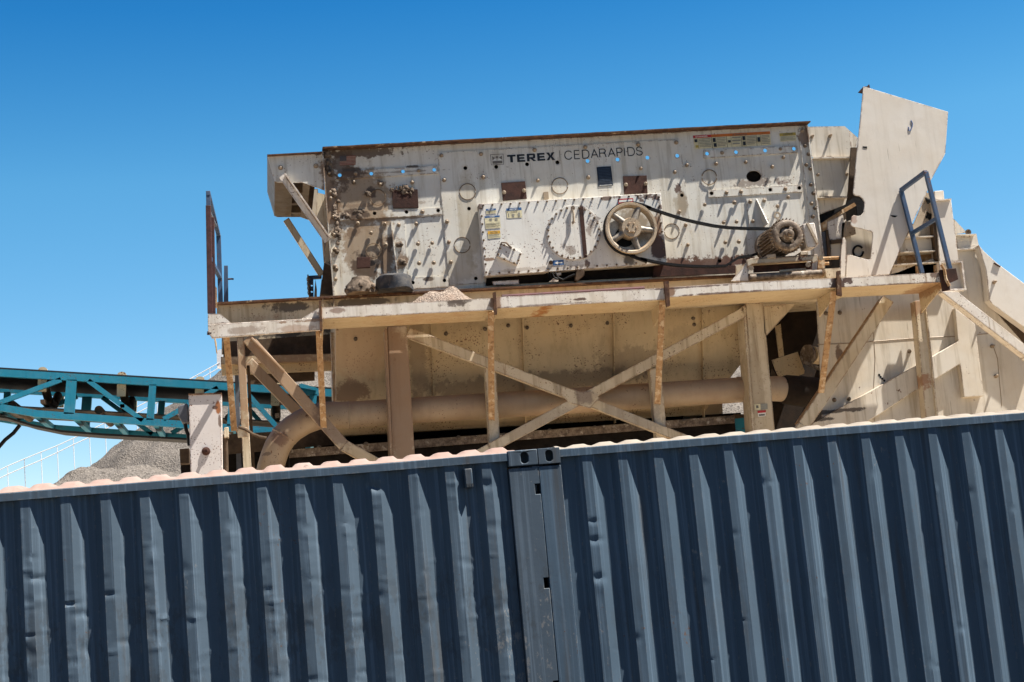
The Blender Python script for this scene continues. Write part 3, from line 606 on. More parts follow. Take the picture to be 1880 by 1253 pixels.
# top angle: an outstanding flange that shades the upper part of the plate
fb = MB(); a_, c_ = P(q('A', (500, 178)), YS), P(q('C', (1190, 108)), YS); nseg = 40
for i in range(nseg):
    t0, t1 = i / nseg, (i + 1) / nseg; p0, p1 = a_.lerp(c_, t0), a_.lerp(c_, t1)
    dz0 = .006 * noise.noise((t0 * 30, 0, 0)); dz1 = .006 * noise.noise((t1 * 30, 0, 0))
    fb.prism3([p0 + Vector((0, -.118 + dz0, dz0)), p1 + Vector((0, -.118 + dz1, dz1)), p1 + Vector((0, .04, dz1)), p0 + Vector((0, .04, dz0))], (0, 0, .016))
fb.build('top_flange', M['rustedge'], scr)
# end flanges with their bolt rows
MB().prism(q('A', (500, 182), (532, 182), (600, 560), (622, 900), (642, 1186), (580, 1188)), YS - .014, .0135).build('end_flange', M['plate'], scr)
fl = MB().prism(q('A', (498, 182), (506, 182), (586, 1188), (578, 1188)), YS - .075, .075)
fl.build('end_flange_lip', M['plate'], scr)
MB().prism(q('C', (1125, 136), (1190, 112), (1300, 1002), (1238, 1004)), YS - .014, .0135).build('end_flange', M['plate'], scr)
MB().prism(q('C', (1184, 112), (1192, 112), (1303, 1002), (1294, 1002)), YS - .05, .05).build('end_flange_lip', M['plate'], scr)
# bolts
bl_list = [('A', p) for p in [(733, 338), (720, 398), (1127, 400), (1172, 318), (905, 415), (1198, 605), (840, 752), (748, 685), (937, 690), (1033, 697), (1155, 688), (1167, 828), (1266, 822),
    (1175, 963), (1277, 960), (943, 835), (548, 337), (556, 470), (560, 512), (577, 640), (582, 765), (590, 868), (597, 1000), (592, 1075)]]
bl_list += [('B', p) for p in [(113, 210), (388, 200), (757, 172), (1107, 152), (1472, 135), (1735, 120), (133, 380), (403, 360), (780, 383), (1128, 362), (1490, 300), (1725, 325), (1808, 277),
    (153, 667), (165, 808), (180, 945), (1755, 600), (1800, 690), (1815, 827)]]
bl_list += [('C', p) for p in [(570, 372), (770, 362), (950, 393), (1025, 330), (493, 650), (693, 635), (620, 770), (708, 765), (632, 905), (723, 900), (985, 660), (1058, 598), (800, 630), (895, 622),
    (818, 762), (908, 752), (610, 298), (640, 568), (738, 562), (1038, 543), (1005, 272), (1155, 150), (1170, 252), (1195, 308), (1180, 380), (1206, 407), (1210, 515), (1228, 573), (1215, 642), (1238, 673), (1224, 730)]]
rnd = random.Random(3)
for k_, p in bl_list:
    b = MB(); small = k_ == 'C' and p[0] > 1100
    bolt_mb(b, q(k_, p), YS - .015, rnd.uniform(.016, .020), rnd.uniform(.026, .036) if not small else .03)
    b.build('bolt', M['boltdark'] if small and rnd.random() < .6 else M['bolt'], plate, sharp=50)
mudb = MB()                                     # bolts caked over with mud
for k_, p, r_ in (('A', (1037, 828), .05), ('A', (1058, 962), .06), ('A', (720, 400), .04), ('A', (905, 405), .035), ('A', (575, 470), .05), ('A', (578, 640), .05), ('A', (582, 768), .05), ('A', (592, 868), .05), ('A', (600, 1000), .045), ('A', (820, 470), .05)):
    c = P(q(k_, p), YS - .02); n = 12
    for i in range(4): lump(mudb, c + Vector((rnd.uniform(-.5, .5), -.15, rnd.uniform(-.7, .5))) * r_, r_ * rnd.uniform(.35, .75), .7, 9, i)
for i in range(60):                             # crust down the left flange and in the corner
    t = i / 60; c = P(lerp(q('A', (530, 190)), q('A', (560, 350)), rnd.random()), YS - .02) if i < 26 else P(lerp(q('A', (590, 470)), q('A', (612, 900)), rnd.random()), YS - .015)
    if i >= 44: c = P(q('A', (rnd.uniform(630, 790), rnd.uniform(595, 655))), YS - .012)
    c.x += rnd.uniform(-.03, .03); lump(mudb, c, rnd.uniform(.012, .04), .4, 8, i, .8)
mudb.build('mud_crust', M['mud'], scr, sharp=80)['kind'] = 'stuff'
# inspection plugs: cut rings
for k_, c, r_ in (('B', (295, 460), 55), ('B', (258, 828), 54), ('B', (932, 420), 55), ('B', (1705, 733), 52), ('A', (888, 503), 54), ('A', (858, 875), 51), ('C', (525, 463), 50)):
    s_ = ZM[k_][2]; cp = q(k_, c); b = MB()
    for a0 in (.12, pi + .12):
        pts = [P((cp[0] + r_ / s_ * cos(a0 + (pi - .24) * i / 22), cp[1] + r_ / s_ * sin(a0 + (pi - .24) * i / 22)), YS - .011) for i in range(23)]
        b.tube(pts, .006, 6)
    b.build('plug_ring', M['ringsteel'], plate)
# little cover plates
for pts, nm in ((q('A', (985, 450), (1165, 447), (1172, 576), (995, 580)), 'cover_plate'), (q('B', (527, 398), (692, 387), (705, 508), (540, 523)), 'cover_plate'), (q('B', (1368, 352), (1532, 347), (1538, 470), (1378, 476)), 'cover_plate')):
    MB().prism(pts, YS - .024, .024).build(nm, M['rust'], plate, label='dark rust brown square cover plate', bevel=.003)
b = MB()
for i in range(26):
    c = P(q('A', (rnd.uniform(975, 1150), 452 + rnd.gauss(0, 14))), YS - .026); lump(b, c, rnd.uniform(.012, .035), .35, 8, i, .9)
b.build('mud_crust', M['mud'], scr, sharp=80)['kind'] = 'stuff'
for k_, c in (('B', (547, 465)), ('B', (685, 452)), ('B', (1388, 412)), ('B', (1525, 405))): bolt_mb(MB(), q(k_, c), YS - .024, .018, .03).build('bolt', M['bolt'], plate)
# stiffeners
MB().prism(q('A', (915, 672), (1072, 664), (1098, 1050), (930, 1062)), YS - .014, .0135).build('stiffener', M['plate'], plate)
def fin(pa, pb, depth, th, name='stiffener_fin', taper=0):
    A, B = P(pa, YS), P(pb, YS); x = Vector((th, 0, 0))
    MB().prism3([A + Vector((0, -taper, 0)), A + Vector((0, -.004, 0)), B + Vector((0, -.004, 0)), B + Vector((0, -depth, 0))], x).build(name, M['plate'], plate)
fin(q('A', (975, 678)), q('A', (1018, 1045)), .07, .014, taper=.03)
MB().prism(q('C', (775, 608), (912, 600), (930, 810), (800, 815)), YS - .014, .0135).build('stiffener', M['plate'], plate)
fin(q('C', (838, 612)), q('C', (888, 800)), .20, .014, taper=.02)
MB().prism(q('B', (820, 462), (852, 460), (856, 508), (824, 512)), YS - .05, .05).build('hook', M['bolt'], plate)
# inside: dark sheet as painted shade behind holes; decks, far side, cross beams
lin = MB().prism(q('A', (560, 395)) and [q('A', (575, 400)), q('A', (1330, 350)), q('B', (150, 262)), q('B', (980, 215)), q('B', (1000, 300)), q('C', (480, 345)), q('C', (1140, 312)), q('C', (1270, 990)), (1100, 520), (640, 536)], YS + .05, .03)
lin.build('hole_shade_sheet', M['inside'], scr)
zt = P(tr, YS).z
A0, A1 = P(tl, YS), P(tr, YS); B0, B1 = P(bl, YS), P((1514, 500), YS)
off = Vector((0, 1.80, -.10))
MB().prism3([A0 + off, A1 + off, B1 + Vector((0, 1.8, 0)), B0 + Vector((0, 1.8, 0))], (0, .014, 0)).build('side_plate', M['plate'], scr)
def deckplane(f, name):
    a_, c_ = A0.lerp(B0, f), A1.lerp(B1, f)
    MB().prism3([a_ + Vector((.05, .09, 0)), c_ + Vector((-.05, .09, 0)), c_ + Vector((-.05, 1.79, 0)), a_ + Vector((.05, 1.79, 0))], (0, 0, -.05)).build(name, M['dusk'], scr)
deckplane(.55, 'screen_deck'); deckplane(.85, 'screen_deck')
for t in (.12, .37, .63, .88):
    c = A0.lerp(A1, t) + (B0 - A0) * .62
    MB().cyl(c + Vector((0, .09, 0)), c + Vector((0, 1.79, 0)), .09, 16).build('cross_tube', M['dusk'], scr)
c = P(q('C', (825, 470)), YS); MB().box(c.x - .06, c.x + .12, YS + .10, YS + .12, c.z - .04, c.z - .01).build('slat', M['frame'], scr)
# rear springs side (simple)
# ---- drive cover
YV = 18.93
cvp = q('B', (372, 545), (1628, 468), (1670, 945), (1640, 952), (1560, 962), (413, 1043))
cv = MB().prism(cvp, YV, YS - .02 - YV).build('drive_cover', M['cover'], scr, bevel=.005)
MB().prism(circle_px(q('B', (1027, 743)), 188 / 3.76, 64), YV - .014, .0135).build('round_hatch', M['cover'], cv, bevel=.004)
b = MB()
for i in range(26):
    a = 2 * pi * i / 26 + .1; bolt_mb(b, (q('B', (1027, 743))[0] + 176 / 3.76 * cos(a), q('B', (1027, 743))[1] + 176 / 3.76 * sin(a)), YV - .014, .010, .014)
def rim(p0, p1, n, ins=(0, 0)):
    for i in range(n):
        p = lerp(p0, p1, (i + .5) / n); bolt_mb(b, (p[0] + ins[0], p[1] + ins[1]), YV, .009, .016)
rim(cvp[0], cvp[1], 20, (0, 3)); rim(cvp[0], cvp[5], 9, (3.5, 0)); rim(cvp[5], cvp[4], 17, (0, -4)); rim(cvp[1], cvp[2], 8, (-4, 0))
cbolts = b
MB().prism(q('B', (1063, 562), (1092, 560), (1122, 912), (1096, 918)), YV - .022, .0075).build('hatch_strap', M['rust'], cv, label='dark rust strap across the round hatch')
b = MB(); b.tube([P(q('V', (490, 215)), YV - .03), P(q('V', (508, 300)), YV - .042), P(q('V', (512, 410)), YV - .042)], .014, 8); b.cyl(P(q('V', (500, 225)), YV - .036), P(q('V', (500, 225)), YV - .045), .028, 12)
b.cyl(P(q('V', (500, 412)), YV - .03), P(q('V', (500, 412)), YV - .065), .018, 10); b.build('hatch_handle', M['cast'], cv)
b = cbolts
tp = q('B', (525, 815), (668, 880), (640, 965), (497, 905)); t_ = MB().prism(tp, YV - .045, .0445).build('access_plate', M['cover'], cv, bevel=.003)
for i in range(4):
    for j in range(2): bolt_mb(b, lerp(lerp(tp[i], tp[(i + 1) % 4], .15 + .5 * j), lerp(tp[(i + 2) % 4], tp[i], .5), .06), YV - .045, .010, .02)
b.tube([P(p, YV - .055) for p in q('B', (520, 830), (530, 812), (560, 812), (600, 850))], .012, 6)
b.build('cover_bolts', M['boltdark'], cv, sharp=50)['kind'] = 'stuff'
# under the cover: dark hose and clamp tangle
b = MB(); 
for k in range(4):
    b.tube([P(p, YV + .08 - .05 * k) for p in [q('V', (x + rnd.uniform(-14, 14), y + rnd.uniform(-10, 10))) for x, y in ((150 + 40 * k, 1040), (190 + 40 * k, 1120), (300 + 30 * k, 1150), (440, 1110), (520, 1080))]], .011, 7)
b.build('hose', M['rubber'], scr)
b = MB(); b.prism(q('V', (545, 1010), (640, 1005), (652, 1080), (560, 1160), (525, 1150)), YV + .0, .10); b.build('valve_block', M['dusk'], scr, bevel=.006)
MB().prism(q('V', (190, 1172), (270, 1105), (315, 1110), (318, 1165)), YV + .02, .01).build('bracket', M['deckface'], scr)
b = MB(); b.prism(q('V', (262, 1055), (350, 1050), (352, 1080), (300, 1090)), YV + .02, .03); b.build('valve_clip', M['deckface'], scr)
MB().prism(q('B', (465, 1080), (648, 1068), (652, 1098), (560, 1103), (495, 1100), (478, 1108)), YS - .12, .03).build('foot_bracket', M['deckface'], scr)
MB().prism(q('B', (428, 1046), (1560, 966), (1640, 955), (1660, 1040), (1560, 1046), (800, 1085), (420, 1108)), YS - .03, .02).build('recess_shade_plate', M['inside'], scr)  # dark plate stands in for the shade in the gap below the cover
MB().prism(q('V', (1525, 1045), (1540, 960), (1810, 952)) + q('C', (700, 1062), (705, 1112), (140, 1138)) + [q('V', (1530, 1110))], YS - .05, .03).build('rusty_sill', M['rust'], scr, label='rust brown strip under the side plate')
# ---- flywheel
PC = q('B', (1425, 710)); wc = P(PC, 18.80); fwz = 178 / 3.76 * scale_at(PC, 18.8)
fw = thing('x', '', '', (0, 0, 0)); bpy.data.objects.remove(fw)
wb = MB(); wb.lathe(wc, (0, 1, 0), [(0, fwz * .86), (-.012, fwz * .90), (-.012, fwz * .985), (0, fwz), (.03, fwz), (.036, fwz * .95), (.06, fwz * .95), (.066, fwz), (.095, fwz), (.10, fwz * .97), (.10, fwz * .84), (.02, fwz * .83), (0, fwz * .86)], 72)
wheel = wb.build('flywheel', M['cast'], scr)
hb = MB(); hb.lathe(wc, (0, 1, 0), [(-.05, 0), (-.05, fwz * .18), (-.03, fwz * .20), (-.03, fwz * .37), (.02, fwz * .41), (.11, fwz * .41), (.13, 0)], 40)
for i in range(6):
    a = i * pi / 3; bolt_mb(hb, (PC[0] + 14 * .62 * cos(a), PC[1] + 14 * .62 * sin(a)), 18.768, .012, .02)
hb.build('hub', M['cast'], wheel)
for k, ad in enumerate((63, 137, 209, 284, 352)):
    a = R(ad); u = Vector((cos(a), 0, sin(a))); A = wc + u * fwz * .36 + Vector((0, .02, 0)); B = wc + u * fwz * .87 + Vector((0, .03, 0))
    sd = Vector((-sin(a), 0, cos(a)))
    s_ = MB(); s_.tube([A, A.lerp(B, .5), B], [.042, .034, .036], 12); s_.tube([A + sd * .03 + Vector((0, .02, 0)), B + sd * .03 + Vector((0, .02, 0))], .014, 8); s_.tube([A - sd * .03 + Vector((0, .02, 0)), B - sd * .03 + Vector((0, .02, 0))], .014, 8)
    s_.build('spoke', M['bare'], wheel)
sh = MB().cyl(wc + Vector((0, .10, 0)), wc + Vector((0, .20, 0)), .10, 24); sh.build('shaft', M['dusk'], wheel)
MB().prism(circle_px(q('V', (1165, 595)), 130 / 6.962, 40), YV - .003, .002).build('shaft_opening', M['black'], cv)
# ---- lettering and plates
YL = YS - .0135; MB
tq = q('T', (255, 158), (805, 124), (812, 213), (262, 245)); b = MB()
def T_(x0, x1): m_ = (x0 + x1) / 2; return [rect(x0, .76, x1, 1), rect(m_ - .028, 0, m_ + .028, .76)]
def E_(x0, x1): return [rect(x0, 0, x0 + .052, 1), rect(x0 + .052, .77, x1 - .006, 1), rect(x0 + .052, .39, x1 - .014, .61), rect(x0 + .052, 0, x1, .23)]
def R_(x0, x1):
    w_ = x1 - x0
    return [rect(x0, 0, x0 + .052, 1), rect(x0 + .052, .78, x1 - .05, 1), rect(x0 + .052, .33, x1 - .055, .54), [(x1 - .05, .78), (x1 - .05, 1), (x1 - .025, .97), (x1 - .012, .86), (x1 - .012, .50), (x1 - .024, .38), (x1 - .055, .33), (x1 - .055, .54), (x1 - .062, .60), (x1 - .062, .72)],
            [(x1 - .112, .33), (x1 - .062, .33), (x1 + .004, 0), (x1 - .060, 0)]]
def X_(x0, x1): return [[(x0, 1), (x0 + .062, 1), ((x0 + x1) / 2 , .62), (x1 - .062, 1), (x1, 1), ((x0 + x1) / 2 + .032, .51), (x1 + .004, 0), (x1 - .060, 0), ((x0 + x1) / 2, .38), (x0 + .056, 0), (x0 - .004, 0), ((x0 + x1) / 2 - .032, .51)]]
def tri_poly(b, qd, Y, pl):
    t = tessellate_polygon([[Vector((x, y, 0)) for x, y in pl]]); b.add([P(quad_px(qd, x, 1 - y), Y) for x, y in pl], [tuple(i) for i in t])
for pl in T_(0, .178) + E_(.205, .372) + R_(.412, .600) + E_(.628, .792) + X_(.818, .995): tri_poly(b, tq, YL, pl)
cq = q('T', (912, 114), (1808, 63), (1816, 155), (919, 208)); s6 = 1 / 6.267
cells = [('C', 0, 90), ('E', 113, 72), ('D', 205, 84), ('A', 305, 84), ('R', 402, 82), ('A', 502, 84), ('P', 602, 72), ('I', 680, 26), ('D', 728, 84), ('S', 826, 76)]
light_text(b, cq, YL, [(c, (x + 4) * s6, (w_ - 8) * s6) for c, x, w_ in cells], 10.5 * s6)
tri_poly(b, q('T', (856, 103), (861, 103), (870, 228), (865, 228)), YL, rect(0, 0, 1, 1))
lq = q('T', (64, 150), (213, 143), (219, 266), (73, 273))
for pl in (rect(0, .0, 1, .035), rect(0, .965, 1, 1), rect(0, .035, .03, .965), rect(.97, .035, 1, .965)): tri_poly(b, lq, YL, pl)
b.build('lettering', M['ink'], plate)['kind'] = 'stuff'
b = MB(); b.cur = 0
for pl in ([(.12, .12), (.9, .12), (.9, .38), (.12, .36)], [(.5, .86), (.62, .72), (.5, .55), (.38, .72)], [(.12, .82), (.36, .64), (.14, .44)], [(.88, .84), (.64, .66), (.9, .44)]): tri_poly(b, lq, YL, pl)
b.cur = 1
for pl in ([(.14, .40), (.34, .62), (.46, .40)], [(.54, .40), (.68, .62), (.88, .40)]): tri_poly(b, lq, YL - .001, pl)
b.build('emblem', [M['logo_grey'], M['label_white']], plate)
def decal(name, qd, Y, bands, texts, parent, label=None):
    """bands: (material, u0, v0, u1, v1) ; texts: (material, string, u0, v0, u1, v1)"""
    mats = []; b = MB()
    for n_, (m_, u0, v0, u1, v1) in enumerate(bands):
        if m_ not in mats: mats.append(m_)
        b.cur = mats.index(m_)
        b.add([P(quad_px(qd, u, 1 - v), Y - .0006 * n_) for u, v in rect(u0, v0, u1, v1)], [(0, 1, 2, 3)])
    for m_, s_, u0, v0, u1, v1 in texts:
        if m_ not in mats: mats.append(m_)
        b.cur = mats.index(m_); font_text(b, qd, Y - .0006 * (len(bands) + 1), s_, u0, v0, u1, v1, .02)
    return b.build(name, [M[m_] for m_ in mats], parent, label=label)
def lines(m_, u0, u1, v1, v0, n, th=.35):
    r_ = random.Random(int((u0 + v1) * 997)); st_ = (v1 - v0) / n
    return [(m_, u0, v1 - st_ * (i + th), u1 - (u1 - u0) * (r_.uniform(0, .25) if i % 3 == 2 else 0), v1 - st_ * i) for i in range(n)]
YLc = YV - .0035
decal('notice_label', q('N', (275, 178), (505, 162), (520, 272), (285, 290)), YLc, [('label_cream', 0, 0, 1, .62), ('label_blue', 0, .62, 1, 1)] + lines('label_print', .06, .92, .5, .1, 3), [('label_white', 'NOTICE', .22, .70, .75, .92)], cv)
decal('notice_label', q('N', (245, 345), (592, 322), (622, 610), (272, 632)), YLc, [('label_cream', 0, 0, 1, .86), ('label_blue', 0, .86, 1, 1), ('label_grey', .3, .60, .47, .8), ('label_grey', .66, .60, .84, .8)] + lines('label_print', .05, .94, .42, .06, 6, .4), [('label_white', 'NOTICE', .34, .885, .66, .975)], cv)
decal('notice_label', q('N', (742, 165), (1092, 140), (1112, 370), (762, 390)), YLc, [('label_cream', 0, 0, 1, .74), ('label_blue', 0, .74, 1, 1), ('label_grey', .10, .12, .16, .5), ('label_grey', .34, .12, .5, .42), ('label_grey', .74, .12, .88, .5)] + lines('label_print', .3, .62, .66, .48, 2), [('label_white', 'NOTICE', .22, .79, .78, .94)], cv)
decal('caution_label', q('N', (315, 685), (600, 668), (622, 835), (328, 865)), YLc, [('label_cream', 0, 0, 1, .58), ('label_amber', 0, .58, 1, 1)] + lines('label_print', .06, .92, .5, .1, 4), [('label_print', 'CAUTION', .2, .66, .8, .90)], cv)
decal('red_label', q('V', (1075, 108), (1270, 98), (1275, 150), (1082, 172)), YLc, [('label_red', 0, 0, 1, 1), ('label_white', .06, .30, .94, .72)], [], cv)
rq = q('V', (238, 898), (380, 888), (384, 950), (246, 962))
decal('arrow_label', rq, YLc, [('label_blue', 0, 0, 1, 1), ('label_white', .42, .36, .9, .62)], [], cv)
b = MB(); tri_poly(b, rq, YLc - .002, [(.18, .48), (.46, .82), (.46, .16)]); b.build('arrow_head', M['label_white'], cv)
MB().cyl(P(q('V', (218, 920)), YV), P(q('V', (218, 920)), YV - .05), .026, 14).build('plug', M['dusk'], cv)
wq = q('W', (105, 165), (1312, 98), (1335, 312), (128, 378))
sp_ = [0, .235, .43, .62, .815, 1]; bands = [('label_cream', 0, 0, 1, .80), ('label_red', 0, .80, .235, 1), ('label_orange', .235, .80, 1, 1)]
for u in sp_[1:5]: bands.append(('label_print', u - .003, 0, u + .003, .8))
for i in range(5): bands += [('label_print', sp_[i] + .056, 0, sp_[i] + .059, .8)] + lines('label_grey', sp_[i] + .07, sp_[i + 1] - .012, .74, .06, 6 if i != 2 else 3, .4)
for u, v0, v1 in ((.25, .44, .74), (.255, .08, .36), (.445, .34, .52), (.635, .46, .76), (.635, .08, .36), (.828, .28, .62), (.012, .50, .72), (.02, .10, .28)): bands.append(('ink' if u not in (.02,) else 'label_olive', u, v0, u + .036, v1))
decal('warning_label', wq, YS - .003, bands, [('label_white', 'DANGER', .055, .855, .19, .95), ('label_print', 'WARNING', .54, .85, .70, .95)], plate, 'long warning label with red and orange headings')
b = MB(); tri_poly(b, wq, YS - .02, [(.028, .85), (.048, .85), (.038, .96)]); b.build('warning_sign', M['label_white'], plate)
b = MB(); tri_poly(b, wq, YS - .02, [(.512, .85), (.532, .85), (.522, .96)]); b.build('warning_sign', M['label_print'], plate)
decal('caution_label', q('W', (1460, 130), (1715, 115), (1730, 245), (1475, 262)), YS - .003, [('label_cream', 0, 0, 1, .66), ('label_olive', 0, .66, 1, 1)] + lines('label_grey', .05, .95, .6, .06, 5, .4), [('label_print', 'CAUTION', .22, .72, .8, .93)], plate)
nq = q('B', (1185, 290), (1285, 284), (1300, 418), (1198, 425))
decal('name_plate', nq, YL - .002, [('label_navy', 0, 0, 1, 1)] + lines('label_line', .1, .9, .9, .2, 9, .3) + [('label_white', .08, .04, .94, .06)], [], plate, 'dark navy data plate')
fq = q('A', (621, 217), (734, 213), (733, 276), (622, 281))
decal('flag_sticker', fq, YS - .004, [('flag_white', 0, 0, 1, 1)] + [('flag_red', 0, 1 - (2 * i + 1) / 13, 1, 1 - 2 * i / 13) for i in range(7)] + [('flag_blue', 0, .46, .42, 1)], [], plate, 'faded flag sticker with red and white stripes and a blue corner')
# ---- feed box at the left end
YB = YS + 1.80
fs_ = q('F', (45, 66), (482, 42), (500, 345), (330, 283), (130, 283), (105, 270))
feed = MB().prism(fs_, YS, .014).build('feed_box', M['plate'], scr)
f3 = [P(p, YS) for p in fs_]
MB().prism3([p + Vector((0, 1.80, 0)) for p in f3], (0, .014, 0)).build('feed_box_side', M['frame'], feed)
D = Vector((0, 1.786, 0)); o_ = Vector((0, .0142, 0))
def span(a, b_, th, name, mat, y0=.0142, y1=1.8):
    MB().prism3([a + Vector((0, y0, 0)), b_ + Vector((0, y0, 0)), b_ + Vector((0, y1, 0)), a + Vector((0, y1, 0))], th).build(name, mat, feed)
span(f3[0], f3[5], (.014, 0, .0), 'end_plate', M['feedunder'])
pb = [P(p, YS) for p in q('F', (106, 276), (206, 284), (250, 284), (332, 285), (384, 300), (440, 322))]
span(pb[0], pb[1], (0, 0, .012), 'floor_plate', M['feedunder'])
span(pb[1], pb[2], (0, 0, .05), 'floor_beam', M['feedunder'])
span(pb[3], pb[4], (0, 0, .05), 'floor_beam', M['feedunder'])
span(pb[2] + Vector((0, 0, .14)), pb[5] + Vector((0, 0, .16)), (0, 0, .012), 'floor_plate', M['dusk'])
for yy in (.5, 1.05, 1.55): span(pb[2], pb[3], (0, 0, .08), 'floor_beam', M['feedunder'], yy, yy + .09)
b = MB(); b.prism(q('F', (45, 60), (482, 36), (482, 44), (45, 68)), YS - .06, .075); b.build('rim', M['rustedge'], feed)
for p in ((152, 166), (432, 152)): bolt_mb(MB(), q('F', p), YS, .022, .03).build('bolt', M['bolt'], feed)
b = MB(); b.prism(q('F', (440, 362), (505, 378), (528, 640), (515, 660), (430, 560)), YS + .25, .012); b.prism(q('F', (515, 700), (552, 690), (552, 930), (495, 905)), YS + .2, .02); b.build('gusset', M['frame'], feed)
MB().prism(q('F', (497, 920), (556, 948), (562, 1182), (470, 1166)), YS + .12, .30).build('gusset', M['dusk'], feed)
b = MB(); b.bar(q('F', (163, 226)), q('F', (528, 745)), 58 / 4.32, YS - .03, .012); b.bar(q('F', (190, 210)), q('F', (548, 722)), 9 / 4.32, YS - .09, .06); b.build('brace', M['deckface'], scr)
MB().bar(q('F', (196, 575)), q('F', (480, 1015)), 50 / 4.32, YS + 1.78, .05).build('brace', M['frame'], scr)
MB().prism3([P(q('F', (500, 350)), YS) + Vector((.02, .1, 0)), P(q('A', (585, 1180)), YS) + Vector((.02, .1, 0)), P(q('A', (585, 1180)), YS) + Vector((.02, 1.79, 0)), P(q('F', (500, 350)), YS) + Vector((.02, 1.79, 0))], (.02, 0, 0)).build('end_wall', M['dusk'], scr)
MB().prism3([P(q('F', (497, 925)), YS) + Vector((0, 1.0, 0)), P(q('F', (470, 1170)), YS) + Vector((0, 1.0, 0)), P(q('F', (560, 1180)), YS) + Vector((0, 1.79, 0)), P(q('F', (540, 925)), YS) + Vector((0, 1.79, 0))], (.01, 0, 0)).build('gusset', M['dusk'], feed)
# spring mounts under the left end
b = MB(); c = P(q('U', (395, 440)), YS - .26); b.lathe(c, (0, 0, 1), [(0, .19), (.03, .20), (.10, .17), (.17, .115), (.19, .11), (.205, .11), (.21, .1), (.21, 0)], 20)
for v in b.v:
    n_ = noise.noise((v.x * 9, v.y * 9, v.z * 9)); d_ = (v - c); d_.z = 0; v += d_ * (.35 * n_)
for i in range(7):
    a = -pi / 2 + (i - 3) * .5; rr = rnd.uniform(.03, .05); cc = c + Vector((.165 * cos(a), .165 * sin(a), rnd.uniform(.03, .13)))
    lump(b, cc, rr, .9, 9, i, .7)
b.build('spring_mount', M['mud'], scr, label='spring mount caked in dried mud', sharp=60)
MB().prism(q('U', (345, 16), (500, 12), (500, 132), (345, 142)), YS - .20, .05).build('cover_plate', M['rust'], scr, bevel=.004)
b = MB(); c = P(q('U', (778, 418)), YS - .24); b.lathe(c, (0, 0, 1), [(0, .19), (.012, .215), (.05, .218), (.12, .208), (.17, .212), (.185, .206), (.195, .19), (.198, .14), (.198, 0)], 32)
for v in b.v: v.x += .05 * noise.noise((v.x * 5, v.y * 5, v.z * 7)); v.y += .04 * noise.noise((v.x * 6, v.z * 9, 2)); v.z += .04 * noise.noise((v.x * 4, v.y * 4, 3))
spm = rusty('worn_rubber', (.02, .024, .032), (.10, .088, .078), (.22, .17, .13), amt=.55, sc=6, f=.0, rough=.7)
b.build('rubber_spring', spm, scr, label='squashed black rubber spring')

# ---------------------------------------------------------------- support frame, walkway, hopper
frm = thing('support_frame', 'cream steel support frame with walkway edge, crossed braces and rusty struts under the screen box', 'machine frame', (P((1050, 700), YF).x, YF + 1, 0))
# main beam (I section): web, top flange, bottom flange
fl_ = [(398, 555), (585, 544.5), (940, 525.5), (1348, 504.5), (1545, 494)]
wb_ = [(398, 605), (1545, 544)]
MB().prism([fl_[0], fl_[2], fl_[4], wb_[1], wb_[0]], YF + .06, .014).build('beam_web', M['frame'], frm)
a_, c_ = P(fl_[0], YF - .05), P(fl_[4], YF - .05)
MB().prism3([a_, c_, c_ + Vector((0, .20, 0)), a_ + Vector((0, .20, 0))], (0, 0, -.022)).build('beam_flange', M['rustedge'], frm)
a2, c2 = P(wb_[0], YF - .04), P(wb_[1], YF - .04)
MB().prism3([a2, c2, c2 + Vector((0, .2, 0)), a2 + Vector((0, .2, 0))], (0, 0, -.02)).build('beam_flange', M['frame'], frm)
for px in (592, 612): MB().prism([(px, 545), (px + 1.6, 545), (px + 3, 600), (px + 1.4, 600)], YF - .04, .1).build('web_stiffener', M['frame'], frm)
# rear beam
RB = Vector((0, 2.0, 0))
MB().prism3([P(fl_[0], YF) + RB, P(fl_[4], YF) + RB, P(wb_[1], YF) + RB, P(wb_[0], YF) + RB], (0, .02, 0)).build('beam_web', M['frame'], frm)
# walkway deck: toe plate, floor sheet, outriggers
ttop = [q('I', (785, 140)), q('I', (1770, 86)), q('H', (45, 160)), q('H', (1120, 100)), q('H', (1170, 95)), q('G', (0, 145)), q('G', (520, 121)), q('G', (1282, 82))]
tbot = [q('I', (785, 206)), q('I', (1772, 156)), q('H', (45, 232)), q('H', (1122, 176)), q('H', (1150, 160)), q('G', (0, 215)), q('G', (600, 186)), q('G', (1312, 150))]
MB().prism(ttop + tbot[::-1], YW, .012).build('toe_plate', M['deckface'], frm, bevel=.003)
segs = [(tbot[0], tbot[1]), (tbot[2], tbot[3]), (tbot[4], tbot[6]), (tbot[6], tbot[7])]
for p0, p1 in segs:
    A, B = P(p0, YW + .012), P(p1, YW + .012)
    MB().prism3([A, B, B + Vector((0, YF - YW - .05, 0)), A + Vector((0, YF - YW - .05, 0))], (0, 0, .010)).build('deck_sheet', M['under'], frm)
def outrigger(px_near, h0, h1, name='outrigger', y1=YF - .05, mat='under'):
    A = P(px_near, YW + .02); MB().prism3([A + Vector((0, 0, .0)), A + Vector((0, 0, -h0)), A + Vector((0, y1 - YW - .02, -h1)), A + Vector((0, y1 - YW - .02, 0))], (.012, 0, 0)).build(name, M[mat], frm)
outrigger(tbot[3], .05, .22); outrigger((1537, 528.5), .05, .24); outrigger((1730, 518.5), .05, .26); outrigger((911, 566), .05, .20); outrigger((592, 586), .04, .20)
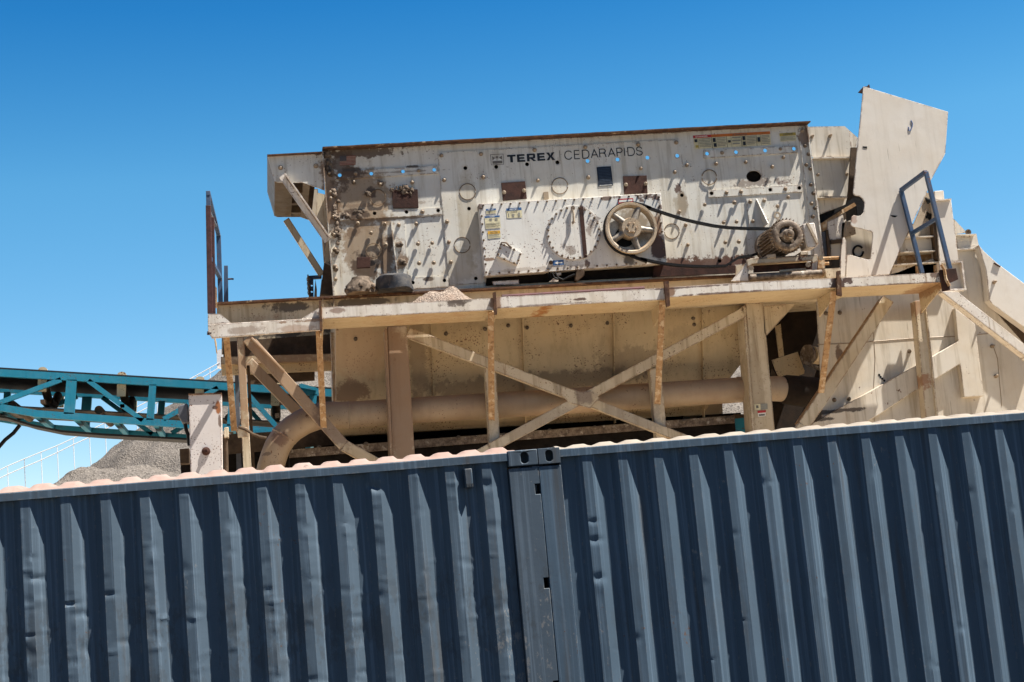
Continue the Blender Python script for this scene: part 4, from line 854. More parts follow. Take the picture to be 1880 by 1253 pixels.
# joint brackets on the toe plate
for pts in (q('H', (1112, 58), (1142, 55), (1150, 215), (1128, 222)), q('H', (18, 130), (36, 125), (44, 270), (28, 272)), q('I', (770, 100), (782, 98), (790, 275), (776, 276)), q('G', (538, 70), (562, 66), (572, 250), (536, 240))):
    MB().prism(pts, YW - .05, .045).build('joint_bracket', M['rustedge'], frm)
b = MB(); b.prism(q('G', (1275, 62), (1392, 50), (1408, 130), (1345, 158), (1350, 205), (1300, 215), (1290, 150)), YW - .045, .045); b.build('end_bracket', M['rust'], frm, bevel=.004, label='rust brown bracket at the walkway corner')
b = MB(); b.tube([P(p, YW - .06) for p in q('R', (572, 655), (600, 700), (610, 770), (640, 830))], .02, 8); b.build('end_bracket', M['rustpaint'], frm)
# left, lower end of the walkway edge
lt = q('L', (146, 1066), (960, 1018), (962, 1112), (122, 1174), (92, 1130), (90, 1072)); MB().prism(lt, YW, .05).build('toe_plate', M['deckface'], frm, bevel=.004)
MB().prism(q('L', (90, 990), (182, 986), (270, 1058), (90, 1070)), YW + .01, .012).build('corner_gusset', M['deckface'], frm)
MB().prism(q('L', (955, 925), (966, 935), (966, 1115), (955, 1112)), YW - .03, .08).build('joint_bracket', M['rustpaint'], frm)
MB().prism(q('L', (960, 930), (800, 1030), (960, 1018)), YW + .015, .012).build('corner_gusset', M['deckface'], frm)
for px in (392, 588): outrigger((px, 612), .03, .12, y1=YF)
MB().cyl(P(q('L', (85, 1135)), YW + .02), P(q('L', (118, 1138)), YW + .02), .022, 12).build('pin', M['rust'], frm)
# legs
def leg(pts, Y, d, mat='frame', flange=0, z0=0.0, name='leg'):
    b = MB(); b.prism3(post_px(pts, Y, z0), (0, d, 0)); return b.build(name, M[mat], frm, bevel=.006)
def h_leg(pts, Y, d, fw_):
    tl_, tr_, br__, bl_ = post_px(pts, Y); b = MB(); t = .014
    b.prism3([tl_, tr_, br__, bl_], (0, t, 0))
    b.prism3([tl_ + Vector((0, d, 0)), tr_ + Vector((0, d, 0)), br__ + Vector((0, d, 0)), bl_ + Vector((0, d, 0))], (0, t, 0))
    b.prism3([(tl_ + tr_) / 2 + Vector((0, t, 0)), (br__ + bl_) / 2 + Vector((0, t, 0)), (br__ + bl_) / 2 + Vector((0, d, 0)), (tl_ + tr_) / 2 + Vector((0, d, 0))], (.012, 0, 0))
    return b.build('leg', M['frame'], frm)
leg(q('I', (1163, 250), (1276, 245), (1320, 976), (1192, 990)), YF + .02, .25)
leg(q('I', (1148, 262), (1162, 262), (1193, 990), (1180, 990)), YF - .02, .30, name='leg_flange')
leg(q('H', (1632, 200), (1746, 196), (1818, 990), (1688, 992)), YF + .02, .25)
leg(q('H', (1615, 215), (1633, 215), (1690, 992), (1672, 992)), YF - .02, .30, name='leg_flange')
leg(q('K', (486, 92), (548, 88), (608, 1170), (540, 1176)), YF, .20)
leg(q('H', (1018, 622), (1090, 600), (1125, 985), (1050, 962)), YF + .03, .12)
leg(q('I', (1722, 470), (1786, 480), (1812, 912), (1750, 940)), YF + .03, .12)
leg(q('G', (1095, 285), (1165, 280), (1250, 1095), (1172, 1095)), YF + .01, .16); leg(q('G', (1166, 280), (1178, 280), (1264, 1095), (1250, 1095)), YF - .02, .22, name='leg_flange')
for pts in ([(640, 600), (664, 600), (676, 800), (652, 800)], [(1365, 560), (1400, 560), (1412, 780), (1376, 780)]):
    b = MB(); b.prism3([p + Vector((0, 2.0, 0)) for p in post_px(pts, YF)], (0, .2, 0)); b.build('leg', M['frame'], frm)
leg(q('I', (835, 285), (868, 283), (876, 690), (852, 692)), YF + .85, .12, name='rear_post', z0=1.2)
# rusty angle struts from the walkway edge back to the legs
def strut(p_top, p_bot, w_, ybot=YF - .02):
    A, B = P(p_top, YW + .06), P(p_bot, ybot); s_ = scale_at(p_top, YW) * w_
    b = MB(); b.beam(A, B, s_, .012, (0, 1, 0)); b.beam(A + Vector((s_ * .46, s_ * .45, 0)), B + Vector((s_ * .46, s_ * .45, 0)), .012, s_ * .9, (0, 1, 0))
    b.build('strut', M['rustpaint'], frm, label='rust streaked angle strut')
strut(q('K', (395, 82)), q('K', (462, 888)), 11); strut(q('K', (1183, 30)), q('K', (1225, 860)), 11); strut(q('I', (1757, 165)), q('I', (1762, 785)), 11)
strut(q('H', (1100, 185)), q('H', (1068, 840)), 11); strut(q('G', (512, 215)), q('G', (420, 945)), 11)
# diagonal braces
def brace(a, b_, w1, Y, d=.09, name='brace', mat='frame', w2=None): return MB().bar(a, b_, w1, Y, d, w2).build(name, M[mat], frm, bevel=.005)
brace(q('K', (575, 95)), q('K', (1400, 1010)), 21, YF - .02); brace(q('K', (1400, 1010)), (860, 946), 21, YF - .02)
brace(q('K', (585, 300)), q('K', (1010, 730)), 19, YF + .9); brace(q('K', (610, 95)), q('K', (890, 380)), 4, YF - .05, .05, name='brace_flange')
brace(q('I', (1280, 282)), q('H', (560, 800)), 19, YF - .01); brace(q('H', (600, 815)), (1420, 870), 17, YF - .01)
brace(q('H', (1620, 258)), q('H', (0, 1125)), 18.5, YF - .03); brace(q('H', (0, 1125)), (700, 933), 18.5, YF - .03)
MB().prism(q('H', (455, 725), (575, 765), (640, 762), (700, 805), (640, 870), (505, 835), (455, 780)), YF - .04, .012).build('gusset', M['frame'], frm)
brace(q('G', (908, 270)), q('G', (300, 1180)), 22, YF - .02); brace(q('G', (870, 270)), q('G', (262, 1172)), 7, YF + .0, .12, name='brace_flange', mat='rustpaint')
brace(q('G', (300, 1180)), (1400, 925), 22, YF - .02)
MB().prism(q('G', (5, 322), (240, 303), (33, 532), (14, 520)), YF + .02, .014).build('gusset', M['frame'], frm)
b = MB(); b.prism(q('G', (1285, 218), (1400, 218), (1900, 610), (1900, 690)), YF - .25, .16); b.build('brace', M['deckface'], frm, bevel=.006)
b = MB(); b.prism([(1884, 635), (1884, 656), (2000, 745), (2000, 724)], YF - .25, .16); b.build('brace', M['deckface'], frm)
# channel end beyond the walkway corner
MB().prism(q('R', (556, 626), (752, 622), (782, 862), (590, 872)), YF - .10, .10, [q('R', (572, 640), (738, 637), (764, 846), (604, 855))]).build('channel_end', M['deckface'], frm)
MB().prism(q('R', (565, 632), (745, 629), (772, 854), (597, 864)), YF - .02, .014).build('channel_web', M['chute'], frm)
# left bay: back sheets and cross beams under the feed end
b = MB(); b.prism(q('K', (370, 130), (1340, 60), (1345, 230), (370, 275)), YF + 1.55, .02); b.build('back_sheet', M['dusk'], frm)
b = MB(); b.prism(q('K', (350, 258), (1345, 228), (1345, 290), (350, 322)), YF + 1.4, .10); b.build('cross_beam', M['frame'], frm)
b = MB(); b.prism(q('K', (350, 322), (1345, 290), (1345, 372), (360, 415)), YF + 1.5, .05); b.build('cross_beam', M['hopper'], frm)
b = MB(); b.prism(q('K', (600, 400), (1150, 385), (1150, 458), (600, 490)), YF + 1.6, .05); b.build('cross_beam', M['dusk'], frm)
b = MB(); b.prism3(post_px(q('K', (470, 412), (500, 412), (520, 1000), (480, 1005)), YF + 2.0), (0, .15, 0)); b.build('leg', M['greybox'], frm)
b = MB(); b.prism3(post_px(q('K', (570, 330), (596, 330), (630, 1000), (604, 1000)), YF + .2), (0, .02, 0)); b.build('leg_flange', M['dusk'], frm)
# hopper
hp = thing('hopper', 'dusty tan hopper with spatter marks and upright ribs behind the crossed braces', 'hopper', (P((990, 700), 19.5).x, 20.1, 0))
Yt, Yb = 19.28, 19.72
ht = [P((616, 560), Yt), P((1376, 515), Yt)]
hb_ = [P((618, 801), Yb), P((1289, 762), Yb)]
hm = P(q('H', (1560, 650)), Yt + .26); hr = P((1371, 566), Yt)
MB().prism3([ht[0], ht[1], hr, P((1363, 665), Yt + .2), P((1343, 691), Yt + .25), hb_[1], hb_[0]], (0, .02, 0)).build('front_wall', M['hopper'], hp)
def yat(py): return Yt + (Yb - Yt) * (py - 560) / 240
for x0, x1 in ((957, 963), (1123.6, 1127), (1286, 1290), (788, 797)):
    A, B = P((x0, 560), Yt), P((x1, 778), yat(778)); MB().prism3([A, B, B + Vector((0, -.075, 0)), A + Vector((0, -.075, 0))], (.012, 0, 0)).build('rib', M['hopper'], hp)
for k_, p in (('H', (235, 355)), ('H', (515, 342)), ('H', (748, 326)), ('H', (1297, 295)), ('H', (1303, 335)), ('H', (115, 342)), ('I', (980, 322)), ('I', (1500, 292)), ('I', (1725, 265))):
    pp = q(k_, p); bolt_mb(MB(), pp, yat(pp[1]) - .002, .018, .03).build('bolt', M['boltdark'], hp)
o2 = Vector((0, 1.9, 0))
MB().prism3([ht[0] + o2, ht[1] + o2, hb_[1] + Vector((0, 1.1, 0)), hb_[0] + Vector((0, 1.1, 0))], (0, .02, 0)).build('back_wall', M['hopper'], hp)
MB().prism3([ht[0], ht[0] + o2, hb_[0] + Vector((0, 1.1, 0)), hb_[0]], (.02, 0, 0)).build('end_wall', M['hopper'], hp)
MB().prism3([hr, hr + o2, hb_[1] + Vector((0, 1.1, 0)), hb_[1]], (-.02, 0, 0)).build('end_wall', M['hopper'], hp)
# belt feeder under the hopper
fd = thing('belt_feeder', 'dark belt feeder with a bolted steel skirt strip running under the hopper', 'feeder', (P((940, 850), 19.6).x, 20.2, 0))
MB().prism([(531, 826), (1349, 763), (1349, 777), (531, 841)], 19.5, .03).build('skirt_strip', M['steel'], fd)
MB().prism([(380, 800), (620, 786), (620, 816), (380, 838)], 20.6, .03).build('skirt_strip', M['dusk'], fd)
b = MB()
for p in q('H', (90, 1042), (380, 1015), (668, 996), (1233, 956), (1513, 935)) + q('I', (1040, 928), (1572, 890), (770, 948)): bolt_mb(MB(), p, 19.5, .022, .02).build('bolt', M['boltdark'], fd)
A, B = P((531, 839), 19.54), P((1349, 776), 19.54)
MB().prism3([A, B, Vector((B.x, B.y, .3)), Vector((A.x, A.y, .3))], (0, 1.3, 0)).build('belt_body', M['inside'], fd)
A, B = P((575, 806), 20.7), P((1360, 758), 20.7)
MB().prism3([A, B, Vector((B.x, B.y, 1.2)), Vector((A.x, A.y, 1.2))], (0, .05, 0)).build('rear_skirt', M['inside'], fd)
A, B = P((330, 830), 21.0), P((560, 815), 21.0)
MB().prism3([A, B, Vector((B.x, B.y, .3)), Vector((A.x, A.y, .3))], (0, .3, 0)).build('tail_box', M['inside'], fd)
# big pipe with its elbow
YP = 19.28
pth = [(1376, 715), (1100, 733), (800, 751.5), (640, 762)] + [q('K', p) for p in ((1262, 752), (1160, 770), (1060, 808), (965, 866), (890, 935), (835, 1020), (800, 1110), (775, 1200))]
pp = [P(p, YP) for p in pth]; rr = []
pp.append(pp[-1] + (pp[-1] - pp[-2]) * 2)
pb_ = MB(); pb_.tube(pp, .163, 40); pipe = pb_.build('pipe', M['pipe'], sharp=40)
tag(pipe, 'fat tan pipe under the hopper ending in a downward elbow', 'pipe')
for p0, p1 in ((pp[3], pp[4]), (pp[8], pp[9])):
    d = (p1 - p0).normalized(); MB().lathe(p0, d, [(-.012, .163), (-.006, .170), (.006, .170), (.012, .163)], 40).build('weld_seam', M['pipe'], pipe)

# ---------------------------------------------------------------- motor, its base and the drive belt
MC = q('M', (598, 470)); YM0, YM1 = 18.14, 18.74
mc = P(MC, YM0); RM = 193 / 6.714 * scale_at(MC, YM0)
mot = thing('electric_motor', 'finned rusty electric motor standing on the walkway to the right of the wheel', 'motor', (mc.x, 18.5, P((1440, 480), 18.4).z))
F_ = Vector((0, -1, 0)); by = Vector((0, 1, 0))
b = MB(); b.lathe(mc + by * .13, by, [(0, RM * .74), (.56, RM * .74)], 48)
for i in range(28):
    a = 2 * pi * i / 28; u = Vector((cos(a), 0, sin(a))); sd = Vector((-sin(a), 0, cos(a))) * .0055
    A, B = mc + by * .14, mc + by * .64
    b.add([A + u * RM * .7 - sd, A + u * RM * .99 - sd, B + u * RM * .99 - sd, B + u * RM * .7 - sd, A + u * RM * .7 + sd, A + u * RM * .99 + sd, B + u * RM * .99 + sd, B + u * RM * .7 + sd],
          [(0, 1, 2, 3), (7, 6, 5, 4), (0, 4, 5, 1), (1, 5, 6, 2), (2, 6, 7, 3)])
b.build('finned_body', M['steel'], mot, sharp=25)
b = MB(); b.lathe(mc + by * .16, F_, [(-.02, RM * .9), (.0, RM * .98), (.09, RM * .98), (.105, RM * .95), (.118, RM * .84), (.120, RM * .66), (.112, RM * .58), (.06, RM * .54), (.055, 0)], 56)
for i in range(30):
    a = 2 * pi * i / 30; u = Vector((cos(a), 0, sin(a))); b.beam(mc + by * .17 + u * RM * .97, mc + by * .08 + u * RM * 1.04, .010, .035, u)
b.build('end_bell', M['steel'], mot, sharp=40)
b = MB(); b.lathe(mc + by * .10, F_, [(0, RM * .50), (.035, RM * .46), (.055, RM * .32), (.11, RM * .30), (.125, RM * .24), (.125, RM * .17), (.18, RM * .16), (.185, RM * .12), (.185, 0)], 32)
for i in range(3):
    a = R(60 + 120 * i); u = Vector((cos(a), 0, sin(a))); b.beam(mc + by * .05 + u * RM * .2, mc + by * .06 + u * RM * .62, .045, .03, (0, 1, 0))
b.build('fan_hub', M['steel'], mot)
b = MB(); b.prism(q('M', (765, 345), (910, 328), (962, 590), (925, 632), (810, 640), (775, 480)), YM0 + .14, .22); tb_ = b.build('terminal_box', M['deckface'], mot, bevel=.012)
b = MB(); b.bar(q('M', (825, 330)), q('M', (955, 590)), 4, YM0 + .11, .03); b.build('box_lid', M['cast'], tb_)
b = MB(); c = P(q('M', (450, 240)), YM0 + .3); b.lathe(c + Vector((0, 0, .0)), (0, 1, 0), [(-.008, .045), (.008, .045), (.008, .026), (-.008, .026), (-.008, .045)], 18); b.box(c.x - .012, c.x + .012, c.y - .01, c.y + .01, c.z - .10, c.z - .03); b.build('lifting_eye', M['cast'], mot)
for pts in (q('M', (325, 725), (430, 712), (435, 760), (330, 770)), q('M', (735, 690), (830, 682), (835, 720), (740, 728))):
    MB().prism(pts, YM0 + .14, .30).build('foot', M['cast'], mot, bevel=.004)
shv = P(q('M', (598, 470)), YM0); sy = 18.80
sc_ = P(MC, YM0); scn = Vector((sc_.x, sy, sc_.z))
b = MB(); b.lathe(scn, by, [(0, .20), (.0, .21), (.03, .21), (.036, .198), (.06, .198), (.066, .21), (.10, .21), (.10, .04), (0, .04), (0, .20)], 48); b.build('sheave', M['steel'], mot)
# sliding base
bs = thing('motor_base', 'rusty cream sliding base with screw rods that carries the finned motor', 'motor base', (P((1440, 505), 18.35).x, 18.5, P((1440, 510), 18.35).z))
b = MB(); b.prism(q('M', (78, 785), (140, 770), (945, 718), (955, 800), (890, 825), (880, 795), (140, 840), (85, 880)), 18.30, .05); b.prism(q('M', (140, 770), (945, 718), (945, 735), (140, 788)), 18.30, .50); b.build('base_channel', M['basepaint'], bs, bevel=.005)
MB().prism(q('M', (160, 862), (880, 815), (880, 905), (160, 945)), 18.42, .02).build('back_channel', M['rust'], bs)
b = MB(); b.cyl(P(q('M', (110, 1010)), 18.32), P(q('M', (995, 950)), 18.32), .042, 20); b.build('round_bar', M['steel'], bs)
b = MB(); b.cyl(P(q('M', (800, 905)), 18.36), P(q('M', (480, 928)), 18.36), .018, 12); b.build('round_bar', M['cast'], bs)
b = MB(); b.cyl(P(q('M', (945, 775)), 18.36), P(q('M', (1205, 762)), 18.36), .020, 12); b.build('screw_rod', M['rustpaint'], bs)
b = MB(); b.cyl(P(q('M', (955, 845)), 18.46), P(q('M', (1085, 832)), 18.46), .020, 12); b.build('screw_rod', M['rustpaint'], bs)
for p in ((985, 765), (130, 890), (830, 850)): MB().cyl(P(q('M', p), 18.30), P(q('M', p), 18.38), .035, 6).build('nut', M['cast'], bs)
MB().prism(q('M', (960, 770), (1040, 800), (1030, 990), (985, 1000), (950, 900)), 18.40, .03).build('end_bracket', M['rustpaint'], bs)
MB().prism(q('M', (-120, 1050), (30, 880), (85, 800), (100, 1055)), 18.34, .02).build('end_bracket', M['deckface'], bs)
MB().prism(q('M', (-60, 860), (40, 850), (20, 935), (-60, 990)), 18.45, .02).build('end_bracket', M['frame'], bs)
MB().prism(q('M', (1035, 900), (1225, 885), (1225, 1005), (1060, 1010)), 18.6, .02).build('back_channel', M['frame'], bs)
# belt
YBt = 18.83
def sag(pts): return [P(p, YBt) for p in pts]
up_ = q('V', (1265, 152), (1390, 178), (1500, 222)) + q('C', (100, 662), (180, 690), (260, 716), (350, 744), (450, 768), (560, 790), (660, 802), (760, 807), (850, 808)) + q('M', (330, 400), (480, 398))
lo_ = q('V', (1240, 820), (1330, 860), (1450, 900)) + q('C', (60, 1012), (140, 1030), (220, 1046), (320, 1058), (430, 1064), (540, 1066), (640, 1060)) + q('M', (-20, 755), (130, 735), (260, 690))
b = MB(); b.strip(sag(up_), (0, .060, 0)); b.strip(sag(lo_), (0, .060, 0))
def arc(c, r, a0, a1, n=18): return [Vector((c.x + r * cos(a0 + (a1 - a0) * i / n), YBt, c.z + r * sin(a0 + (a1 - a0) * i / n))) for i in range(n + 1)]
b.strip(arc(Vector((wc.x, YBt, wc.z)), fwz * 1.0, R(84), R(274)), (0, .06, 0))
ob = b.build('drive_belt', M['rubber'], sharp=60); tag(ob, 'slack black rubber drive belt between the spoked wheel and the motor', 'belt')

# ---------------------------------------------------------------- discharge panels right of the screen box
dp = thing('discharge_hood', 'stepped cream hood panels at the right end of the screen box', 'hood', (P((1520, 400), 19.3).x, 20, P((1520, 500), 19.3).z))
YD = 19.16
b = MB(); b.prism(q('C', (1186, 122), (1440, 118), (1470, 145), (1492, 322), (1222, 328)), YD, .012); b.prism3([P(q('C', (1440, 118)), YD), P(q('C', (1530, 197)), YD + .02), P(q('C', (1500, 325)), YD + .02), P(q('C', (1465, 325)), YD)], (0, .012, 0)); 
up1 = b.build('upper_panel', M['housing'], dp)
for p in ((1340, 185), (1218, 190)): bolt_mb(MB(), q('C', p), YD, .016, .07).build('bolt', M['bolt'], up1)
def ledge(p0, p1, name='ledge', d=.07, mat='housing'):
    A, B = P(p0, YD - d), P(p1, YD - d); MB().prism3([A, B, B + Vector((0, d + .02, 0)), A + Vector((0, d + .02, 0))], (0, 0, -.014)).build(name, M[mat], dp)
ledge(q('C', (1226, 330)), q('C', (1490, 326)))
up2 = MB().prism(q('C', (1222, 334), (1490, 330), (1455, 592), (1255, 592)), YD, .012).build('middle_panel', M['housing'], dp)
for p in ((1258, 448), (1453, 445)): bolt_mb(MB(), q('C', p), YD, .016, .04).build('bolt', M['bolt'], up2)
ledge(q('C', (1258, 596)), q('C', (1458, 594)), d=.10)
MB().prism(q('C', (1258, 600), (1458, 597), (1445, 648), (1272, 716)), YD, .012).build('lower_panel', M['housing'], dp)
MB().prism(q('C', (1484, 262), (1524, 262), (1522, 380), (1492, 600), (1462, 625)), YD - .12, .03).build('side_strip', M['dusk'], dp)
MB().prism(q('M', (965, 235), (1110, 190), (1400, 20), (1530, 60), (1530, 200), (1440, 245), (1420, 90), (1230, 160), (985, 335)), YD + .10, .02).build('rubber_curtain', M['rubber'], dp)
MB().prism(q('M', (1000, 330), (1230, 185), (1250, 222), (1000, 372)), YD + .04, .03).build('lip_angle', M['rustpaint'], dp)
MB().prism(q('M', (1245, 170), (1400, 82), (1425, 120), (1330, 175), (1255, 220)), YD + .06, .03).build('lip_angle', M['rustpaint'], dp)
MB().prism(q('M', (1065, 320), (1262, 230), (1300, 300), (1255, 528), (1105, 545), (1072, 480)), YD + .0, .02).build('wear_plate', M['deckface'], dp)
MB().prism(q('M', (985, 345), (1065, 300), (1060, 420), (1000, 440)), YD - .01, .02).build('wear_plate', M['rustpaint'], dp)
MB().prism(q('M', (1000, 445), (1055, 440), (1110, 760), (1040, 760)), YD - .0, .02).build('wear_plate', M['greybox'], dp)
MB().prism(q('M', (1110, 590), (1255, 565), (1235, 745), (1112, 742)), YD + .02, .02).build('wear_plate', M['housing'], dp)
MB().prism(q('M', (1112, 545), (1256, 532), (1255, 575), (1110, 592)), YD - .02, .03).build('dark_bar', M['dusk'], dp)
MB().prism(q('M', (1052, 420), (1080, 415), (1118, 850), (1085, 850)), YD - .04, .03).build('dark_bar', M['dusk'], dp)
MB().prism(q('M', (1265, 215), (1295, 205), (1300, 280), (1280, 300)), YD - .03, .02).build('dark_bar', M['dusk'], dp)
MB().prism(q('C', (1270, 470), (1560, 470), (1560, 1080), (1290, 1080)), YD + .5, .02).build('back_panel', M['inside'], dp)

# ---------------------------------------------------------------- tall discharge chute plate
YP_ = 18.84
ch = thing('discharge_chute', 'tall cream chute plate with a hooked notch, rising above the screen box', 'chute', (P((1640, 340), YP_).x, YP_ + .8, P((1600, 505), YP_).z))
def fillet(c, r, a0, a1, n=6): return [(c[0] + r * cos(R(a0 + (a1 - a0) * i / n)), c[1] + r * sin(R(a0 + (a1 - a0) * i / n))) for i in range(n + 1)]
out = q('E', (403, 93), (902, 243), (885, 490), (800, 648), (776, 720), (660, 962), (555, 1202), (300, 1222)) + q('E', (303, 1095), (308, 1085), (330, 1088), (430, 1116)) + q('E', (443, 1112), (446, 1100), (459, 970), (456, 955), (445, 946))
out += q('E', (340, 920), (330, 910), (328, 895), (333, 862), (345, 853)) + q('E', (372, 858), (390, 852), (403, 835), (409, 800), (408, 775), (396, 752), (378, 740), (350, 735), (343, 725), (343, 710), (355, 580))
MB().prism(out, YP_, .02).build('front_plate', M['chute'], ch, bevel=.003)
po = q('E', (403, 93), (902, 243), (885, 490), (800, 648), (660, 962), (555, 1202), (300, 1222), (343, 735))
MB().prism3([P(p, YP_) + Vector((0, 1.8, 0)) for p in po], (0, .02, 0)).build('back_plate', M['chute'], ch)
def cross(p0, p1, name, mat, y0=.022, y1=1.8, th=(0, 0, .015)):
    A, B = P(p0, YP_), P(p1, YP_); MB().prism3([A + Vector((0, y0, 0)), B + Vector((0, y0, 0)), B + Vector((0, y1, 0)), A + Vector((0, y1, 0))], th).build(name, M[mat], ch)
cross(q('E', (898, 250)), q('E', (882, 490)), 'end_plate', 'chute', th=(-.015, 0, 0)); cross(q('E', (882, 492)), q('E', (798, 646)), 'end_plate', 'chute', th=(-.015, 0, 0))
cross(q('E', (770, 725)), q('E', (560, 1190)), 'end_plate', 'chute', th=(-.015, 0, 0))
MB().prism(q('E', (375, 125), (402, 95), (425, 92), (436, 80), (442, 100), (420, 135)), YP_ + .05, .04).build('torn_corner', M['rust'], ch)
MB().prism(q('E', (276, 900), (330, 880), (520, 900), (520, 1180), (262, 1215)), YP_ + .32, .02).build('inner_plate', M['housing'], ch)
MB().prism(q('M', (1290, 310), (1400, 330), (1420, 470), (1290, 510), (1262, 505)), YP_ + .28, .02).build('inner_plate', M['cast'], ch)
b = MB(); rc = q('M', (1447, 685)); b.tube([P((rc[0] + 62 / 6.714 * cos(2 * pi * i / 20) * (1 if 1 else 1), rc[1] + 70 / 6.714 * sin(2 * pi * i / 20)), YP_ + .30) for i in range(19)], .014, 8); b.build('rope_ring', M['rubber'], ch)
MB().prism(q('M', (1240, 660), (1258, 520), (1278, 512), (1300, 560), (1300, 710), (1285, 1000), (1222, 1000)), YP_ - .02, .018).build('edge_strip', M['chute'], ch, bevel=.003)
b = MB(); b.tube([P(p, YP_ - .004) for p in q('E', (683, 293), (692, 312), (690, 332), (676, 355))], .006, 6); b.tube([P(p, YP_ - .004) for p in q('E', (668, 332), (672, 356), (684, 350))], .006, 6); b.build('chalk_mark', plain('blue_crayon', (.10, .16, .35), .7), ch)
b = MB(); b.prism(q('E', (398, 446), (424, 448), (424, 460), (400, 456)), YP_ - .004, .006); b.prism(q('E', (560, 852), (604, 856), (590, 866), (572, 862)), YP_ - .004, .006); b.build('slot', M['black'], ch)

# ---------------------------------------------------------------- stepped frame and chute housing on the right
YH = 19.25
ho = thing('chute_housing', 'large cream sheet metal housing with a forked stiffener at the far right', 'chute housing', (P((1750, 700), YH).x, 20.2, 0))
hp_ = [(1498, 545), (1505, 640), (1511, 800), (1516, 1000)]
base_r = P((2060, 800), YH)
main = [P(p, YH) for p in [(1498, 540), (1650, 500)] + q('R', (700, 520), (880, 490), (925, 560), (965, 800), (975, 990), (1250, 1300)) + [(2050, 760)]]
bot_ = [Vector((base_r.x, YH, 0)), Vector((P((1514, 850), YH).x, YH, 0))]
MB().prism3(main + bot_ + [P((1511, 800), YH), P((1504, 640), YH)], (0, .02, 0)).build('side_wall', M['housing'], ho)
MB().prism3([p + Vector((0, 1.9, 0)) for p in main + bot_ + [P((1511, 800), YH), P((1504, 640), YH)]], (0, .02, 0)).build('side_wall', M['housing'], ho)
# sloping upper duct
sl1 = q('R', (880, 492), (925, 545), (1030, 640), (1260, 812), (1400, 920), (1400, 1290), (1250, 1165), (1000, 985), (968, 945), (945, 700))
MB().prism(sl1, YH - .16, .15).build('sloping_duct', M['chute'], ho, bevel=.006)
b = MB(); b.bar(q('R', (1008, 640)), q('R', (1060, 670)), 2, YH - .18, .02); b.build('torn_lip', M['rust'], ho)
MB().prism(q('R', (963, 940), (1000, 980), (1260, 1160), (1500, 1320), (1500, 1560), (1250, 1300), (975, 990)), YH - .0, .018).build('shadow_gap_plate', M['dusk'], ho)
for k_, p in (('R', (1005, 800)), ('G', (1648, 612)), ('G', (1675, 828))): bolt_mb(MB(), q(k_, p), YH - (.16 if k_ == 'R' else 0), .018, .075).build('bolt', M['bolt'], ho)
for k_, p in (('G', (1055, 648)), ('G', (620, 990)), ('G', (515, 998)), ('G', (555, 370)), ('G', (455, 375))): bolt_mb(MB(), q(k_, p), YH, .02, .035).build('bolt', M['boltdark'], ho)
# forked stiffener, folded plate standing off the wall
fk = q('G', (1385, 335), (1528, 452), (1592, 970), (1450, 978), (1420, 740), (1240, 850), (1140, 905), (820, 1115), (300, 1420), (250, 1310), (360, 1165), (1120, 742), (1222, 685), (1408, 575))
MB().prism(fk, YH - .10, .10).build('forked_stiffener', M['housing'], ho, bevel=.008)
b = MB()
for pts in ([q('G', (395, 600)), q('G', (640, 590)), q('G', (1100, 553)), q('G', (1400, 540))], [q('G', (1545, 527)), q('G', (1690, 515))]):
    b.tube([P(p, YH - .001) for p in pts], .006, 6)
b.tube([P(p, YH - .001) for p in q('G', (795, 480), (810, 700), (795, 1000), (805, 1150))], .004, 6)
b.tube([P(p, YH - .001) for p in q('G', (1655, 600), (1690, 700), (1720, 1040))], .005, 6)
b.build('weld_seam', M['bolt'], ho)
b = MB()
for p in ((838, 818), (848, 832), (860, 845), (874, 858)): b.lathe(P(q('G', p), YH + .002), (0, -1, 0), [(0, .016), (.004, .016), (.004, 0)], 10)
b.build('bullet_holes', M['black'], ho); bpy.data.objects['bullet_holes'].name = 'drill_holes'
# stepped frame behind the guardrail
sf = thing('stepped_frame', 'stepped cream I beams and post between the tall chute and the sloping duct', 'steel frame', (P((1720, 450), YH).x, 20, P((1720, 520), YH).z))
def ibeam(tl_, tr_, br__, bl_, Y, name='beam', mat='housing'):
    b = MB(); b.prism([tl_, tr_, br__, bl_], Y, .012)
    for a_, c_ in ((tl_, tr_), (bl_, br__)):
        A, B = P(a_, Y - .09), P(c_, Y - .09); b.prism3([A, B, B + Vector((0, .2, 0)), A + Vector((0, .2, 0))], (0, 0, -.014))
    return b.build(name, M[mat], sf)
ibeam(*q('R', (260, 425), (530, 415), (535, 535), (235, 548)), YH - .0)
ibeam(*q('R', (170, 652), (565, 628), (570, 760), (150, 770)), YH - .0)
ibeam(*q('R', (695, 405), (862, 400), (885, 515), (708, 525)), YH + .02)
MB().prism(q('R', (230, 548), (560, 540), (560, 640), (215, 640)), YH + .12, .02).build('recess_plate', M['rustpaint'], sf)
MB().prism(q('R', (340, 335), (455, 62), (510, 70), (525, 300), (515, 412), (290, 430)), YH + .04, .02).build('end_sheet', M['cast'], sf)
b = MB(); 
for p, r_ in (((468, 130), .045), ((472, 250), .05)): lump(b, P(q('R', p), YH + .03), r_, .3, 10, 2, .9)
b.build('rust_hole', M['black'], sf)
cp_ = MB().prism(q('R', (524, 130), (655, 120), (716, 622), (560, 630)), YH - .12, .30).build('post', M['chute'], sf, bevel=.006)
MB().prism(q('R', (516, 50), (593, 45), (600, 118), (522, 124)), YH - .02, .2).build('post_cap', M['chute'], sf, bevel=.006)
A, B = P(q('R', (524, 130)), YH - .16), P(q('R', (658, 119)), YH - .16)
MB().prism3([A, B, B + Vector((0, .36, 0)), A + Vector((0, .36, 0))], (0, 0, .014)).build('post_cap', M['chute'], sf)
MB().prism(q('R', (130, 330), (700, 300), (715, 800), (90, 800)), YH + .4, .02).build('back_sheet', M['dusk'], sf)
